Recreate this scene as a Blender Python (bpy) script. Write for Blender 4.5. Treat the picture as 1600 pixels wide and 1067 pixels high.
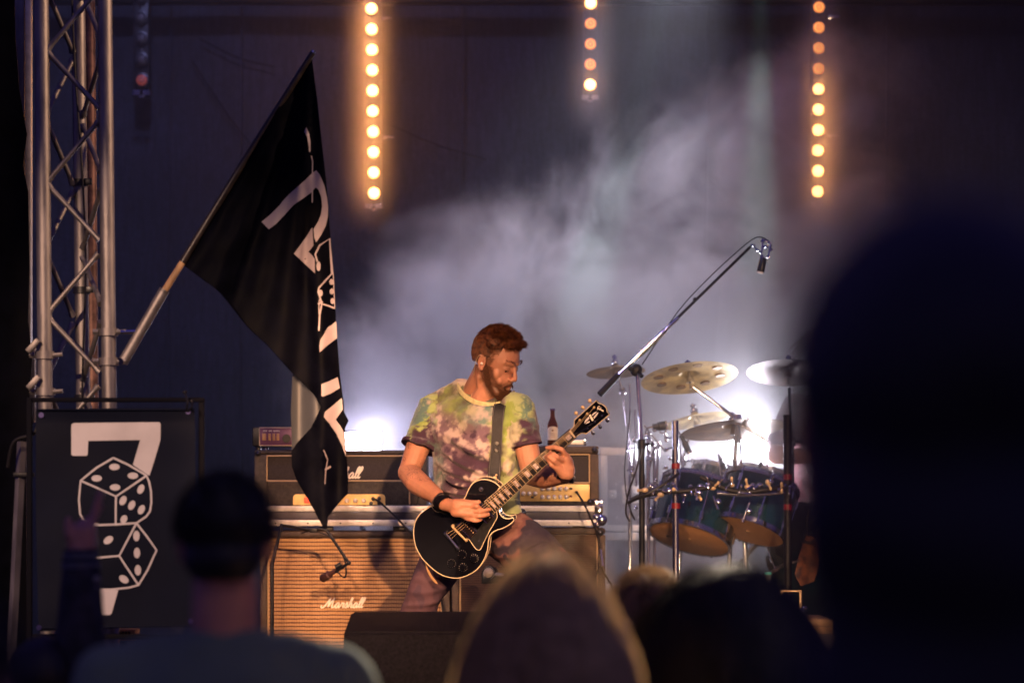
import bpy, bmesh, math, random
import numpy as np
from mathutils import Vector, Matrix, noise, geometry
random.seed(7); rng = np.random.RandomState(7)
R = math.radians
SC = bpy.context.scene
COL = SC.collection
for _o in list(bpy.data.objects): bpy.data.objects.remove(_o)

KEY1=2200; FILLB=2800; KEY2=1300; KEY3=560; FILLW=1300; AUD=12000; BLUE=380; GRN=650; FLA=16; FLB=62; LEDP=4.8; WORLD=.7; BSP=560; UPL=160; RIM=70; STG=1.0; HSP=55
SM_SLOPE=.60; SM_H=3.1; SM_K=1.8; SM_BASE=.010; SM_GLARE=.6; SM_HALO=1.5
# ---------------------------------------------------------------- camera
F = 4185.0; CZ = 1.74; HY = 800.0          # focal length in photo pixels, eye height, horizon row
cam = bpy.data.cameras.new("camera"); camo = bpy.data.objects.new("camera", cam); COL.objects.link(camo)
camo.location = (0, 0, CZ); camo.rotation_euler = (R(90), 0, 0)
cam.sensor_width = 36; cam.lens = F*36/1600; cam.shift_y = (HY-533.5)/1600
cam.clip_start = .1; cam.clip_end = 200
cam.dof.use_dof = True; cam.dof.focus_distance = 10.35; cam.dof.aperture_fstop = 2.0; cam.dof.aperture_blades = 9
SC.camera = camo
SC.view_settings.view_transform = 'Standard'; SC.view_settings.look = 'None'
SC.view_settings.exposure = 0; SC.view_settings.gamma = 1
SC.cycles.volume_step_rate = 1.5; SC.cycles.volume_max_steps = 128
SC.cycles.max_bounces = 6; SC.cycles.volume_bounces = 0; SC.cycles.sample_clamp_indirect = 3
# ---------------------------------------------------------------- night sky
wd = bpy.data.worlds.new("World"); SC.world = wd; wd.use_nodes = True
nt = wd.node_tree; bg = nt.nodes['Background']
sky = nt.nodes.new('ShaderNodeTexSky'); sky.sky_type = 'NISHITA'; sky.sun_disc = False
sky.sun_elevation = R(-2.5); sky.sun_rotation = R(180)
mx = nt.nodes.new('ShaderNodeMix'); mx.data_type = 'RGBA'; mx.inputs[0].default_value = .75
mx.inputs[7].default_value = (.055, .035, .27, 1)
nt.links.new(sky.outputs[0], mx.inputs[6]); nt.links.new(mx.outputs[2], bg.inputs[0]); bg.inputs[1].default_value = WORLD

def P(px, py, d): return Vector(((px-800)*d/F, d, CZ+(HY-py)*d/F))

# ---------------------------------------------------------------- stage lamps, with added fill spots
def lamp(kind, name, loc, col, power, target=None, size=.1, cone=40, blend=.5):
    l = bpy.data.lights.new(name, kind); l.color = col; l.energy = power
    if kind == 'AREA': l.size = size
    else: l.shadow_soft_size = size
    if kind == 'SPOT': l.spot_size = R(cone); l.spot_blend = blend
    o = bpy.data.objects.new(name, l); COL.objects.link(o); o.location = loc
    if target is not None: o.rotation_euler = (Vector(target)-Vector(loc)).to_track_quat('-Z', 'Y').to_euler()
    return o
WARM = (1, .53, .27)
lamp('SPOT', 'key_spot', (-1.05, 3.6, 3.9), WARM, KEY1, (.16, 10.9, 1.35), .06, 20, .5)
lamp('SPOT', 'added_cabinet_fill', (.7, 3.6, 3.7), WARM, FILLB, (-.74, 11.5, 1.30), .06, 13, .5)  # added to fill the flag's shadow on the left cabinet
lamp('SPOT', 'added_smoke_backlight', (1.0, 13.7, 5.0), (.84, .82, 1), BSP, (.15, 12.7, 2.2), .08, 55, 1)  # added backlight that brightens the smoke plume
lamp('SPOT', 'added_banner_fill', (-3.0, 3.6, 4.3), (1, .62, .42), FILLW, (-1.35, 8.9, 2.0), .06, 21, .7)  # added to brighten the banner and lower truss
lamp('SPOT', 'side_spot', (2.8, 3.6, 4.4), (1, .60, .36), KEY2, (.95, 11.6, 1.55), .06, 22, .6)
lamp('SPOT', 'added_crowd_fill', (1.0, .5, 6.2), (1, .78, .66), HSP, (.1, 4.6, 1.4), .1, 34, .8)  # added warm fill on the backs of the crowd
lamp('SPOT', 'floor_spot', (.75, 8.6, STG), (1, .62, .36), UPL, (1.02, 11.8, 1.95), .05, 36, .6)
lamp('SPOT', 'added_rim_spot', P(498, 630, 12.3), (.75, .72, 1), RIM, (-.12, 10.4, 1.95), .05, 26, .5)  # added, hidden behind the flag, to rim the guitarist for the floodlight
lamp('SPOT', 'truss_spot', (3.0, 8.4, 4.7), (1, .60, .36), KEY3, (-1.55, 9.25, 3.0), .05, 24, .8)
lamp('SPOT', 'audience_spot', (.9, 10.8, 5.3), (1, .80, .58), AUD, (.62, 5.2, 1.5), .06, 17, .6)
lamp('SPOT', 'added_blue_fill', (-1.5, 10.2, 6.6), (.42, .43, 1), BLUE, (-.8, 14.4, 2.4), .2, 95, .9)  # added blue fill that tints the backdrop
lamp('SPOT', 'green_beam_spot', (.92, 13.1, 4.9), (.55, 1, .85), GRN, (.35, 12.8, 2.8), .03, 9, .8)
lamp('SPOT', 'green_beam_spot', (1.22, 13.1, 4.9), (.55, 1, .85), GRN, (1.18, 12.9, 2.8), .03, 8, .8)
lamp('POINT', 'flood_lamp', P(572, 688, 12.25), (.74, .70, 1), FLA, size=.05)
lamp('POINT', 'flood_lamp', P(1188, 708, 12.34), (.88, .85, 1), FLB, size=.06)

# ---------------------------------------------------------------- materials
def mat(name, col, rough=.6, metal=0, var=0, vscale=20, bump=0, bscale=60, spec=None, emit=None, estr=0, sheen=0, coat=0, trans=0, ior=None, var2=None, stretch=None, sss=0):
    m = bpy.data.materials.new(name); m.use_nodes = True; t = m.node_tree; b = t.nodes['Principled BSDF']
    b.inputs['Base Color'].default_value = (*col, 1); b.inputs['Roughness'].default_value = rough; b.inputs['Metallic'].default_value = metal
    if spec is not None: b.inputs['Specular IOR Level'].default_value = spec
    if emit: b.inputs['Emission Color'].default_value = (*emit, 1); b.inputs['Emission Strength'].default_value = estr
    if sheen: b.inputs['Sheen Weight'].default_value = sheen
    if coat: b.inputs['Coat Weight'].default_value = coat
    if trans: b.inputs['Transmission Weight'].default_value = trans
    if ior: b.inputs['IOR'].default_value = ior
    if sss:
        b.inputs['Subsurface Weight'].default_value = sss; b.inputs['Subsurface Scale'].default_value = .01; b.inputs['Subsurface Radius'].default_value = (1, .3, .15)
    tc = t.nodes.new('ShaderNodeTexCoord'); src = tc.outputs['Object']
    if stretch:
        mp = t.nodes.new('ShaderNodeMapping'); mp.inputs['Scale'].default_value = stretch
        t.links.new(src, mp.inputs[0]); src = mp.outputs[0]
    if var:
        n = t.nodes.new('ShaderNodeTexNoise'); n.inputs['Scale'].default_value = vscale; n.inputs['Detail'].default_value = 5
        t.links.new(src, n.inputs['Vector'])
        r = t.nodes.new('ShaderNodeValToRGB'); c2 = var2 or tuple(min(1, c*(1+var)) for c in col)
        r.color_ramp.elements[0].position = .35; r.color_ramp.elements[1].position = .65
        r.color_ramp.elements[0].color = (*[c*(1-var) for c in col], 1) if not var2 else (*col, 1)
        r.color_ramp.elements[1].color = (*c2, 1)
        t.links.new(n.outputs[0], r.inputs[0]); t.links.new(r.outputs[0], b.inputs['Base Color'])
        rr = t.nodes.new('ShaderNodeMapRange'); rr.inputs['To Min'].default_value = max(.03, rough-.12); rr.inputs['To Max'].default_value = min(1, rough+.15)
        t.links.new(n.outputs[0], rr.inputs[0]); t.links.new(rr.outputs[0], b.inputs['Roughness'])
    if bump:
        n = t.nodes.new('ShaderNodeTexNoise'); n.inputs['Scale'].default_value = bscale; n.inputs['Detail'].default_value = 4
        t.links.new(src, n.inputs['Vector'])
        bp = t.nodes.new('ShaderNodeBump'); bp.inputs['Strength'].default_value = bump; bp.inputs['Distance'].default_value = .004
        t.links.new(n.outputs[0], bp.inputs['Height']); t.links.new(bp.outputs[0], b.inputs['Normal'])
    return m
M = {}
M['alu'] = mat('brushed_aluminium', (.28, .255, .24), .52, .85, .25, 30, .25, 90, stretch=(1, 1, .25))
M['alu2'] = mat('case_aluminium', (.62, .58, .54), .5, .55, .12, 40, .15, 120)
M['chrome'] = mat('chrome', (.75, .74, .76), .12, 1)
M['darkchrome'] = mat('dark_chrome', (.30, .29, .33), .22, 1)
M['steel'] = mat('black_steel', (.010, .010, .014), .45, 0, .3, 60, spec=.25)
M['blackp'] = mat('black_plastic', (.010, .010, .012), .38, 0, .2, 80)
M['tolex'] = mat('black_vinyl', (.030, .022, .019), .55, 0, .5, 60, .8, 260)
M['tolexb'] = mat('brown_vinyl', (.050, .028, .018), .5, 0, .35, 40, .7, 260)
M['gold'] = mat('gold_piping', (.62, .44, .25), .4, .35)
M['matt'] = mat('matt_black_frame', (.006, .006, .010), .7, 0, spec=.05)
M['cream'] = mat('cream_binding', (.60, .48, .33), .4)
M['ivory'] = mat('white_print', (.62, .58, .58), .55, 0, .08, 8)
M['logo'] = mat('logo_plastic', (.85, .76, .62), .35)
M['panel'] = mat('gold_panel', (.58, .39, .15), .38, .4, .1, 30)
M['knob'] = mat('pale_knob', (.75, .68, .6), .3, .3)
M['wood'] = mat('raw_wood', (.42, .25, .12), .6, 0, .3, 30, stretch=(1, 1, .1))
M['pole'] = mat('dark_sleeve', (.02, .014, .012), .4, 0, .4, 30)
M['flag'] = mat('black_satin', (.0016, .0018, .0045), .55, 0, .3, 12, .12, 40, spec=.03)
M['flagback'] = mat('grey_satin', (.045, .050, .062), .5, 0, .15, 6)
M['flagprint'] = mat('mauve_white_print', (.33, .28, .30), .5, 0, .1, 8)
M['banner'] = mat('black_vinyl_banner', (.007, .009, .020), .55, 0, .2, 3, .3, 7, spec=.06)
M['case'] = mat('case_laminate', (.055, .045, .060), .45, 0, .25, 25, .3, 200)
M['purple'] = mat('purple_faceplate', (.13, .05, .13), .4, .2)
M['leather'] = mat('black_leather', (.012, .010, .010), .35, 0, .4, 60, .6, 150)
M['strap'] = mat('grey_leather_strap', (.028, .027, .034), .55, 0, .35, 30, .5, 120)
M['gblack'] = mat('black_lacquer', (.004, .004, .007), .12, 0, coat=.6)
M['ebony'] = mat('ebony', (.010, .008, .009), .4)
M['pearl'] = mat('pearl_inlay', (.50, .42, .42), .25, 0, .35, 220)
M['hair'] = mat('auburn_hair', (.13, .045, .017), .5, 0, .8, 75)
M['beard'] = mat('brown_beard', (.085, .032, .014), .6, 0, .4, 200)
M['darkhair'] = mat('dark_hair', (.010, .007, .008), .55, 0, .3, 60)
M['brownhair'] = mat('brown_hair', (.045, .022, .018), .5, 0, .4, 60)
M['blondhair'] = mat('blond_hair', (.40, .29, .19), .5, 0, .35, 40)
def translucent(m, amt, col):
    t = m.node_tree; b = t.nodes['Principled BSDF']; o = [n for n in t.nodes if n.type == 'OUTPUT_MATERIAL'][0]
    tr_ = t.nodes.new('ShaderNodeBsdfTranslucent'); tr_.inputs[0].default_value = (*col, 1); ms = t.nodes.new('ShaderNodeMixShader'); ms.inputs[0].default_value = amt
    t.links.new(b.outputs[0], ms.inputs[1]); t.links.new(tr_.outputs[0], ms.inputs[2]); t.links.new(ms.outputs[0], o.inputs['Surface'])
M['blondhair_base'] = mat('ash_blond_hair', (.22, .14, .11), .6, 0, .85, 22, stretch=(1, 1, .3))
translucent(M['blondhair'], .42, (.95, .76, .52)); translucent(M['brownhair'], .4, (.5, .33, .2)); translucent(M['hair'], .2, (.5, .2, .07))
M['skinb'] = mat('skin_crowd', (.48, .22, .15), .5, 0, .1, 20)
M['amber'] = mat('amber_glass', (.20, .055, .010), .08, 0, coat=.5, trans=.6, ior=1.5)
M['label'] = mat('bottle_label', (.85, .70, .50), .6, 0, .12, 60)
M['clear'] = mat('clear_plastic', (.55, .58, .55), .1, 0, trans=.85, ior=1.3)
M['teal'] = mat('teal_lacquer', (.002, .022, .036), .18, .25, .6, 5, coat=.8)
M['drumhead'] = mat('amber_drumhead', (.62, .34, .16), .4, 0, .10, 9)
M['brass'] = mat('cymbal_bronze', (.80, .64, .36), .32, .6, .3, 14, .4, 70)
M['brassd'] = mat('dark_cymbal_bronze', (.30, .20, .10), .38, .6, .4, 14, .4, 70)
M['smoked'] = mat('smoked_bronze', (.085, .045, .03), .4, .35, .4, 14, .4, 70)
M['red'] = mat('red_stripe', (.16, .004, .01), .4)
M['redlamp'] = mat('lit_red_switch', (.5, .02, .01), .4, emit=(1, .05, .02), estr=1.6)
M['floor'] = mat('stage_floor_ply', (.035, .028, .026), .5, 0, .4, 6, .3, 60)
M['ground'] = mat('asphalt', (.04, .04, .045), .8, 0, .3, 12, .5, 80)
M['cable'] = mat('cable_rubber', (.010, .009, .010), .45)

# ---------------------------------------------------------------- mesh helpers
def clean(bm):
    bmesh.ops.recalc_face_normals(bm, faces=bm.faces[:])
def obj(name, bm, m, parent=None, smooth=40, mats=None):
    """link a bmesh (in world coordinates) as ONE object, parented to a thing"""
    if isinstance(bm, bpy.types.Mesh): me = bm
    else:
        me = bpy.data.meshes.new(name); clean(bm); bm.to_mesh(me); bm.free()
    me.name = name
    me.materials.clear()
    for mm in (mats or [m]): me.materials.append(mm)
    o = bpy.data.objects.new(name, me); COL.objects.link(o)
    if parent is not None:
        W = wm(parent); me.transform(W.inverted()); o.parent = parent
    if smooth:
        me.shade_smooth()
        try: me.set_sharp_from_angle(angle=R(smooth))
        except Exception: pass
    return o
def wm(o):
    Mx = o.matrix_basis.copy()
    return wm(o.parent) @ Mx if o.parent else Mx
def tag(o, label, cat, group=None, kind=None):
    o['label'] = label; o['category'] = cat
    if group: o['group'] = group
    if kind: o['kind'] = kind
    return o
def thing(name, label, cat, loc, group=None, rz=0):
    o = bpy.data.objects.new(name, None); COL.objects.link(o); o.location = loc; o.rotation_euler = (0, 0, rz)
    o.empty_display_size = .1
    return tag(o, label, cat, group)
def copy_thing(o, loc, label=None, rz=None):
    def rec(s, par):
        c = s.copy(); COL.objects.link(c); c.parent = par
        for ch in list(s.children): rec(ch, c)
        return c
    c = rec(o, None); c.location = loc
    if rz is not None: c.rotation_euler.z = rz
    if label: c['label'] = label
    return c
def nb(): return bmesh.new()
def box(bm, lo, hi, bev=0, mat4=None, seg=2):
    lo = Vector(lo); hi = Vector(hi); c = (lo+hi)/2; s = hi-lo
    r = bmesh.ops.create_cube(bm, size=1, matrix=Matrix.Translation(c) @ Matrix.Diagonal((*s, 1)))
    vs = r['verts']
    if bev:
        es = list({e for v in vs for e in v.link_edges})
        b = bmesh.ops.bevel(bm, geom=es, offset=bev, segments=seg, affect='EDGES', profile=.5)
        vs = list({v for f in b['faces'] for v in f.verts} | {v for v in vs if v.is_valid})
    if mat4 is not None:
        seen = set(vs)
        for f in bm.faces:
            if f.verts[0] in seen or f.verts[1] in seen: seen.update(f.verts)
        for v in seen: v.co = mat4 @ v.co
    return bm
def pbox(bm, x0, y0, x1, y1, d, dep, bev=.004):
    a = P(x0, y1, d); b = P(x1, y0, d)
    return box(bm, (a.x, d, a.z), (b.x, d+dep, b.z), bev)
def frame_for(t):
    t = t.normalized(); u = Vector((0, 0, 1)) if abs(t.z) < .9 else Vector((1, 0, 0))
    a = t.cross(u).normalized(); return a, t.cross(a).normalized()
def tube(bm, pts, r, n=8, cap=True):
    pts = [Vector(p) for p in pts]; k = len(pts)
    rr = r if isinstance(r, (list, tuple)) else [r]*k
    rings = []; a = None
    for i, p in enumerate(pts):
        t = (pts[min(i+1, k-1)]-pts[max(i-1, 0)])
        if t.length < 1e-9: t = Vector((0, 0, 1))
        t.normalize()
        if a is None: a, b = frame_for(t)
        else:
            a = (a-t*a.dot(t)); a = a.normalized() if a.length > 1e-6 else frame_for(t)[0]; b = t.cross(a)
        rings.append([bm.verts.new(p+(a*math.cos(2*math.pi*j/n)+b*math.sin(2*math.pi*j/n))*rr[i]) for j in range(n)])
    for i in range(k-1):
        for j in range(n):
            bm.faces.new((rings[i][j], rings[i][(j+1) % n], rings[i+1][(j+1) % n], rings[i+1][j]))
    if cap:
        bm.faces.new(rings[0][::-1]); bm.faces.new(rings[-1])
    return bm
def crv(pts, sub=6):
    pts = [Vector(p) for p in pts]; out = []
    for i in range(len(pts)-1):
        p0 = pts[max(i-1, 0)]; p1 = pts[i]; p2 = pts[i+1]; p3 = pts[min(i+2, len(pts)-1)]
        for s in range(sub):
            t = s/sub
            out.append(.5*((2*p1)+(p2-p0)*t+(2*p0-5*p1+4*p2-p3)*t*t+(3*p1-p0-3*p2+p3)*t**3))
    out.append(pts[-1]); return out
def axis_m(o, z):
    z = Vector(z).normalized(); a, b = frame_for(z)
    m = Matrix((a, b, z)).transposed().to_4x4(); 
    if m.determinant() < 0: m = Matrix((b, a, z)).transposed().to_4x4()
    m.translation = Vector(o); return m
def lathe(bm, prof, mat4=Matrix(), n=24, cap=True):
    rings = []
    for r, z in prof:
        r = max(r, 1e-4)
        rings.append([bm.verts.new(mat4 @ Vector((r*math.cos(2*math.pi*j/n), r*math.sin(2*math.pi*j/n), z))) for j in range(n)])
    for i in range(len(rings)-1):
        for j in range(n):
            bm.faces.new((rings[i][j], rings[i][(j+1) % n], rings[i+1][(j+1) % n], rings[i+1][j]))
    if cap: bm.faces.new(rings[0][::-1]); bm.faces.new(rings[-1])
    return bm
def prism(bm, poly, z0, z1, mat4):
    a = [bm.verts.new(mat4 @ Vector((x, y, z0))) for x, y in poly]; b = [bm.verts.new(mat4 @ Vector((x, y, z1))) for x, y in poly]
    n = len(poly)
    for i in range(n): bm.faces.new((a[i], a[(i+1) % n], b[(i+1) % n], b[i]))
    for ring, fl in ((a, True), (b, False)):
        tri = geometry.tessellate_polygon([[Vector((*p, 0)) for p in poly]])
        for t in tri:
            try: bm.faces.new([ring[i] for i in (t[::-1] if fl else t)])
            except ValueError: pass
    return bm
def ell(bm, c, rad, rot=None, sub=2):
    m = Matrix.Translation(Vector(c))
    if rot is not None: m = m @ rot.to_4x4()
    bmesh.ops.create_icosphere(bm, subdivisions=sub, radius=1, matrix=m @ Matrix.Diagonal((*rad, 1)))
def cap_(bm, p0, p1, r0, r1, n=14):
    p0 = Vector(p0); p1 = Vector(p1); d = p1-p0; L = d.length
    if L < 1e-6: ell(bm, p0, (r0,)*3); return
    m = axis_m(p0, d); prof = []
    for k in range(6): a = -math.pi/2+k*math.pi/2/5; prof.append((r0*math.cos(a), r0*math.sin(a)))
    for k in range(1, 6): a = k*math.pi/2/5; prof.append((r1*math.cos(a), L+r1*math.sin(a)))
    prof[5] = (r0, 0); prof.insert(6, (r1, L))
    lathe(bm, prof, m, n)
def chain(bm, pts, rad, n=14):
    for i in range(len(pts)-1): cap_(bm, pts[i], pts[i+1], rad[i], rad[i+1], n)
def loft(bm, rings, n=28, closed=True):
    """rings: (centre, rx, ry, xdir, ydir)"""
    R_ = []
    for c, rx, ry, xd, yd in rings:
        c = Vector(c); xd = Vector(xd).normalized(); yd = Vector(yd).normalized()
        row = []
        for j in range(n):
            a = 2*math.pi*j/n; ca, sa = math.cos(a), math.sin(a)
            e = .85; row.append(bm.verts.new(c+xd*rx*math.copysign(abs(ca)**e, ca)+yd*ry*math.copysign(abs(sa)**e, sa)))
        R_.append(row)
    for i in range(len(R_)-1):
        for j in range(n): bm.faces.new((R_[i][j], R_[i][(j+1) % n], R_[i+1][(j+1) % n], R_[i+1][j]))
    bm.faces.new(R_[0][::-1]); bm.faces.new(R_[-1])
def remesh(bm, vox, smooth=3, post=None, lam=.5):
    clean(bm); me = bpy.data.meshes.new('tmp'); bm.to_mesh(me); bm.free()
    o = bpy.data.objects.new('tmp', me); COL.objects.link(o)
    md = o.modifiers.new('r', 'REMESH'); md.mode = 'VOXEL'; md.voxel_size = vox; md.adaptivity = 0
    dg = bpy.context.evaluated_depsgraph_get(); dg.update()
    m2 = bpy.data.meshes.new_from_object(o.evaluated_get(dg)); bpy.data.objects.remove(o)
    n = len(m2.vertices); co = np.empty(n*3, np.float32); m2.vertices.foreach_get('co', co); co = co.reshape(-1, 3).astype(np.float64)
    ne = len(m2.edges); ed = np.empty(ne*2, np.int32); m2.edges.foreach_get('vertices', ed); ed = ed.reshape(-1, 2)
    deg = np.bincount(ed.ravel(), minlength=n)[:, None].astype(float); deg[deg == 0] = 1
    for k in range(smooth):
        s = np.zeros_like(co)
        for c in range(3):
            s[:, c] = np.bincount(ed[:, 0], weights=co[ed[:, 1], c], minlength=n)+np.bincount(ed[:, 1], weights=co[ed[:, 0], c], minlength=n)
        co += lam*(s/deg-co)
    if post is not None:
        m2.vertices.foreach_set('co', co.astype(np.float32).ravel()); m2.update()
        no = np.empty(n*3, np.float32); m2.vertex_normals.foreach_get('vector', no); co = post(co, no.reshape(-1, 3))
    m2.vertices.foreach_set('co', np.asarray(co, np.float32).ravel()); m2.update()
    return m2
def in_poly(x, y, poly):
    c = False; n = len(poly); j = n-1
    for i in range(n):
        xi, yi = poly[i]; xj, yj = poly[j]
        if (yi > y) != (yj > y) and x < (xj-xi)*(y-yi)/(yj-yi)+xi: c = not c
        j = i
    return c
def densify(poly, step):
    out = []
    for i in range(len(poly)):
        a = Vector(poly[i]); b = Vector(poly[(i+1) % len(poly)]); k = max(1, int((b-a).length/step))
        for s in range(k): out.append(tuple(a+(b-a)*s/k))
    return out
def sheet(poly, step, fn, thick=.0015):
    """fine triangulated sheet of a 2-D outline mapped to 3-D by fn(x, y), given real thickness along +Y"""
    pl = densify(poly, step); xs = [p[0] for p in pl]; ys = [p[1] for p in pl]
    pts = [Vector(p) for p in pl]; ed = [(i, (i+1) % len(pl)) for i in range(len(pl))]
    y = min(ys)+step*.5; row = 0
    while y < max(ys):
        x = min(xs)+step*(.5 if row % 2 else 0)
        while x < max(xs):
            if in_poly(x, y, poly) and min((x-p[0])**2+(y-p[1])**2 for p in pl) > (step*.45)**2: pts.append(Vector((x, y)))
            x += step
        y += step*.87; row += 1
    v, e, f, *_ = geometry.delaunay_2d_cdt(pts, ed, [], 1, 1e-5)
    bm = nb(); fr = [bm.verts.new(fn(p.x, p.y)) for p in v]; bk = [bm.verts.new(q.co+Vector((0, thick, 0))) for q in fr]
    cnt = {}
    for t in f:
        cx_ = sum(v[i].x for i in t)/len(t); cy_ = sum(v[i].y for i in t)/len(t)
        if not in_poly(cx_, cy_, poly): continue
        bm.faces.new([fr[i] for i in t]); bm.faces.new([bk[i] for i in t[::-1]])
        for i in range(len(t)): k = (t[i], t[(i+1) % len(t)]); cnt[k] = 1
    for (a, b) in cnt:
        if (b, a) not in cnt:
            bm.faces.new((fr[a], bk[a], bk[b], fr[b]))
    return bm
def ribbon_poly(pts, w):
    """outline polygon of a stroke of width w along pts (2-D)"""
    L = []; Rr = []; n = len(pts)
    for i, p in enumerate(pts):
        a = Vector(pts[max(i-1, 0)]); b = Vector(pts[min(i+1, n-1)]); t = (b-a).normalized(); nn = Vector((-t.y, t.x))*w/2
        L.append(tuple(Vector(p)+nn)); Rr.append(tuple(Vector(p)-nn))
    return L+Rr[::-1]
def circ(cx, cy, rx, ry, rot=0, n=20):
    return [(cx+rx*math.cos(a)*math.cos(rot)-ry*math.sin(a)*math.sin(rot), cy+rx*math.cos(a)*math.sin(rot)+ry*math.sin(a)*math.cos(rot)) for a in [2*math.pi*k/n for k in range(n)]]
# handwritten script strokes (unit = x-height)
def _shift(s, dx): return [[(x+dx, y) for x, y in st] for st in s]
_A = [[(.72, .85), (.4, 1.02), (.05, .55), (.1, .08), (.42, .08), (.74, .9)], [(.74, .9), (.66, .3), (.8, .04), (1.05, .3)]]
_L = [[(0, .3), (.48, 1.5), (.42, 2.05), (.2, 1.7), (.12, .4), (.28, .03), (.55, .3)]]
SCRIPT_M = [[(-.75, .5), (-.85, .15), (-.45, .02), (-.05, .5), (.62, 2.05)], [(.62, 2.05), (.55, .9), (.58, .15)], [(.58, .15), (1.0, 1.2), (1.42, 2.05)], [(1.42, 2.05), (1.33, .9), (1.38, .12), (1.7, .1), (2.0, .4)]]
SCRIPT_R = [[(0, .3), (.25, 1.05), (.38, .85), (.66, .95), (.55, .35), (.66, .04), (.95, .3)]]
SCRIPT_S = [[(0, .3), (.36, 1.15), (.5, .5), (.36, .02), (.08, .1)], [(.36, .02), (.8, .3)]]
SCRIPT_H = [[(0, .3), (.46, 1.5), (.4, 2.0), (.2, 1.6), (.1, 0)], [(.12, .3), (.42, 1.0), (.62, .7), (.55, .2), (.72, .04), (1.0, .3)]]
MARSHALL = SCRIPT_M+_shift(_A, 2.0)+_shift(SCRIPT_R, 3.05)+_shift(SCRIPT_S, 3.95)+_shift(SCRIPT_H, 4.7)+_shift(_A, 5.72)+_shift(_L, 6.75)+_shift(_L, 7.25)
_G = [[(1.1, 1.7), (.7, 2.0), (.1, 1.3), (.2, .2), (.7, .1), (1.0, .9), (.6, .9)], [(1.0, .9), (.9, -.5), (.5, -.7)]]
GIBSON = _G+_shift([[(0, .9), (.1, .1), (.4, .2)]], 1.3)+_shift([[(0, .2), (.3, 1.9), (.1, .1), (.5, .1), (.5, .8), (.2, .7)]], 1.8)+_shift([[(.3, .9), (0, .7), (.35, .3), (0, .1)]], 2.6)+_shift([[(.3, .9), (0, .5), (.3, .05), (.6, .5), (.3, .9)]], 3.2)+_shift([[(0, .9), (.05, .05), (.1, .6), (.4, .9), (.5, .1), (.8, .2)]], 4.0)
def script(bm, strokes, mat4, unit, slant=.3, w=.13, flat=.4):
    for st in strokes:
        pts = crv([(x+y*slant, y, 0) for x, y in st], 5)
        k = len(pts); b2 = nb(); tube(b2, pts, [w*(.62+.38*math.sin(math.pi*(i+.5)/k)) for i in range(k)], 6)
        m = mat4 @ Matrix.Diagonal((unit, unit, unit*flat, 1))
        vm = {v: bm.verts.new(m @ v.co) for v in b2.verts}
        for f in b2.faces: bm.faces.new([vm[v] for v in f.verts])
        b2.free()
def front_m(p):    # local x right, local y up, local z towards the camera
    m = Matrix(((1, 0, 0), (0, 0, -1), (0, 1, 0))).to_4x4(); m.translation = Vector(p); return m
# ================================================================ setting
GZ = 0.0; STZ = CZ-.84      # ground, stage deck
def structure(name, bm, m):
    o = obj(name, bm, m, None); o['kind'] = 'structure'; o['label'] = name.replace('_', ' '); return o
bm = nb(); bmesh.ops.create_grid(bm, x_segments=1, y_segments=1, size=60); structure('ground', bm, M['ground'])
bm = nb(); box(bm, (-5.5, 8.35, STZ-.06), (6.5, 15.2, STZ)); structure('stage_floor', bm, M['floor'])
t = thing('stage_skirt', 'plain black cloth skirt hanging below the front edge of the stage', 'stage skirt', (0, 8.42, GZ))
bm = nb()
pl = [(-5.45+.1*i, 8.40+.012*math.sin(i*1.9)+.008*math.sin(i*.7)) for i in range(120)]
for (x0, y0), (x1, y1) in zip(pl[:-1], pl[1:]):
    for dy in (0,):
        a = [bm.verts.new(v) for v in ((x0, y0, .004), (x1, y1, .004), (x1, y1, STZ-.062), (x0, y0, STZ-.062))]; bm.faces.new(a)
bmesh.ops.remove_doubles(bm, verts=bm.verts[:], dist=1e-4)
bmesh.ops.solidify(bm, geom=bm.faces[:], thickness=.004)
obj('skirt_cloth', bm, M['flag'], t)

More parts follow.
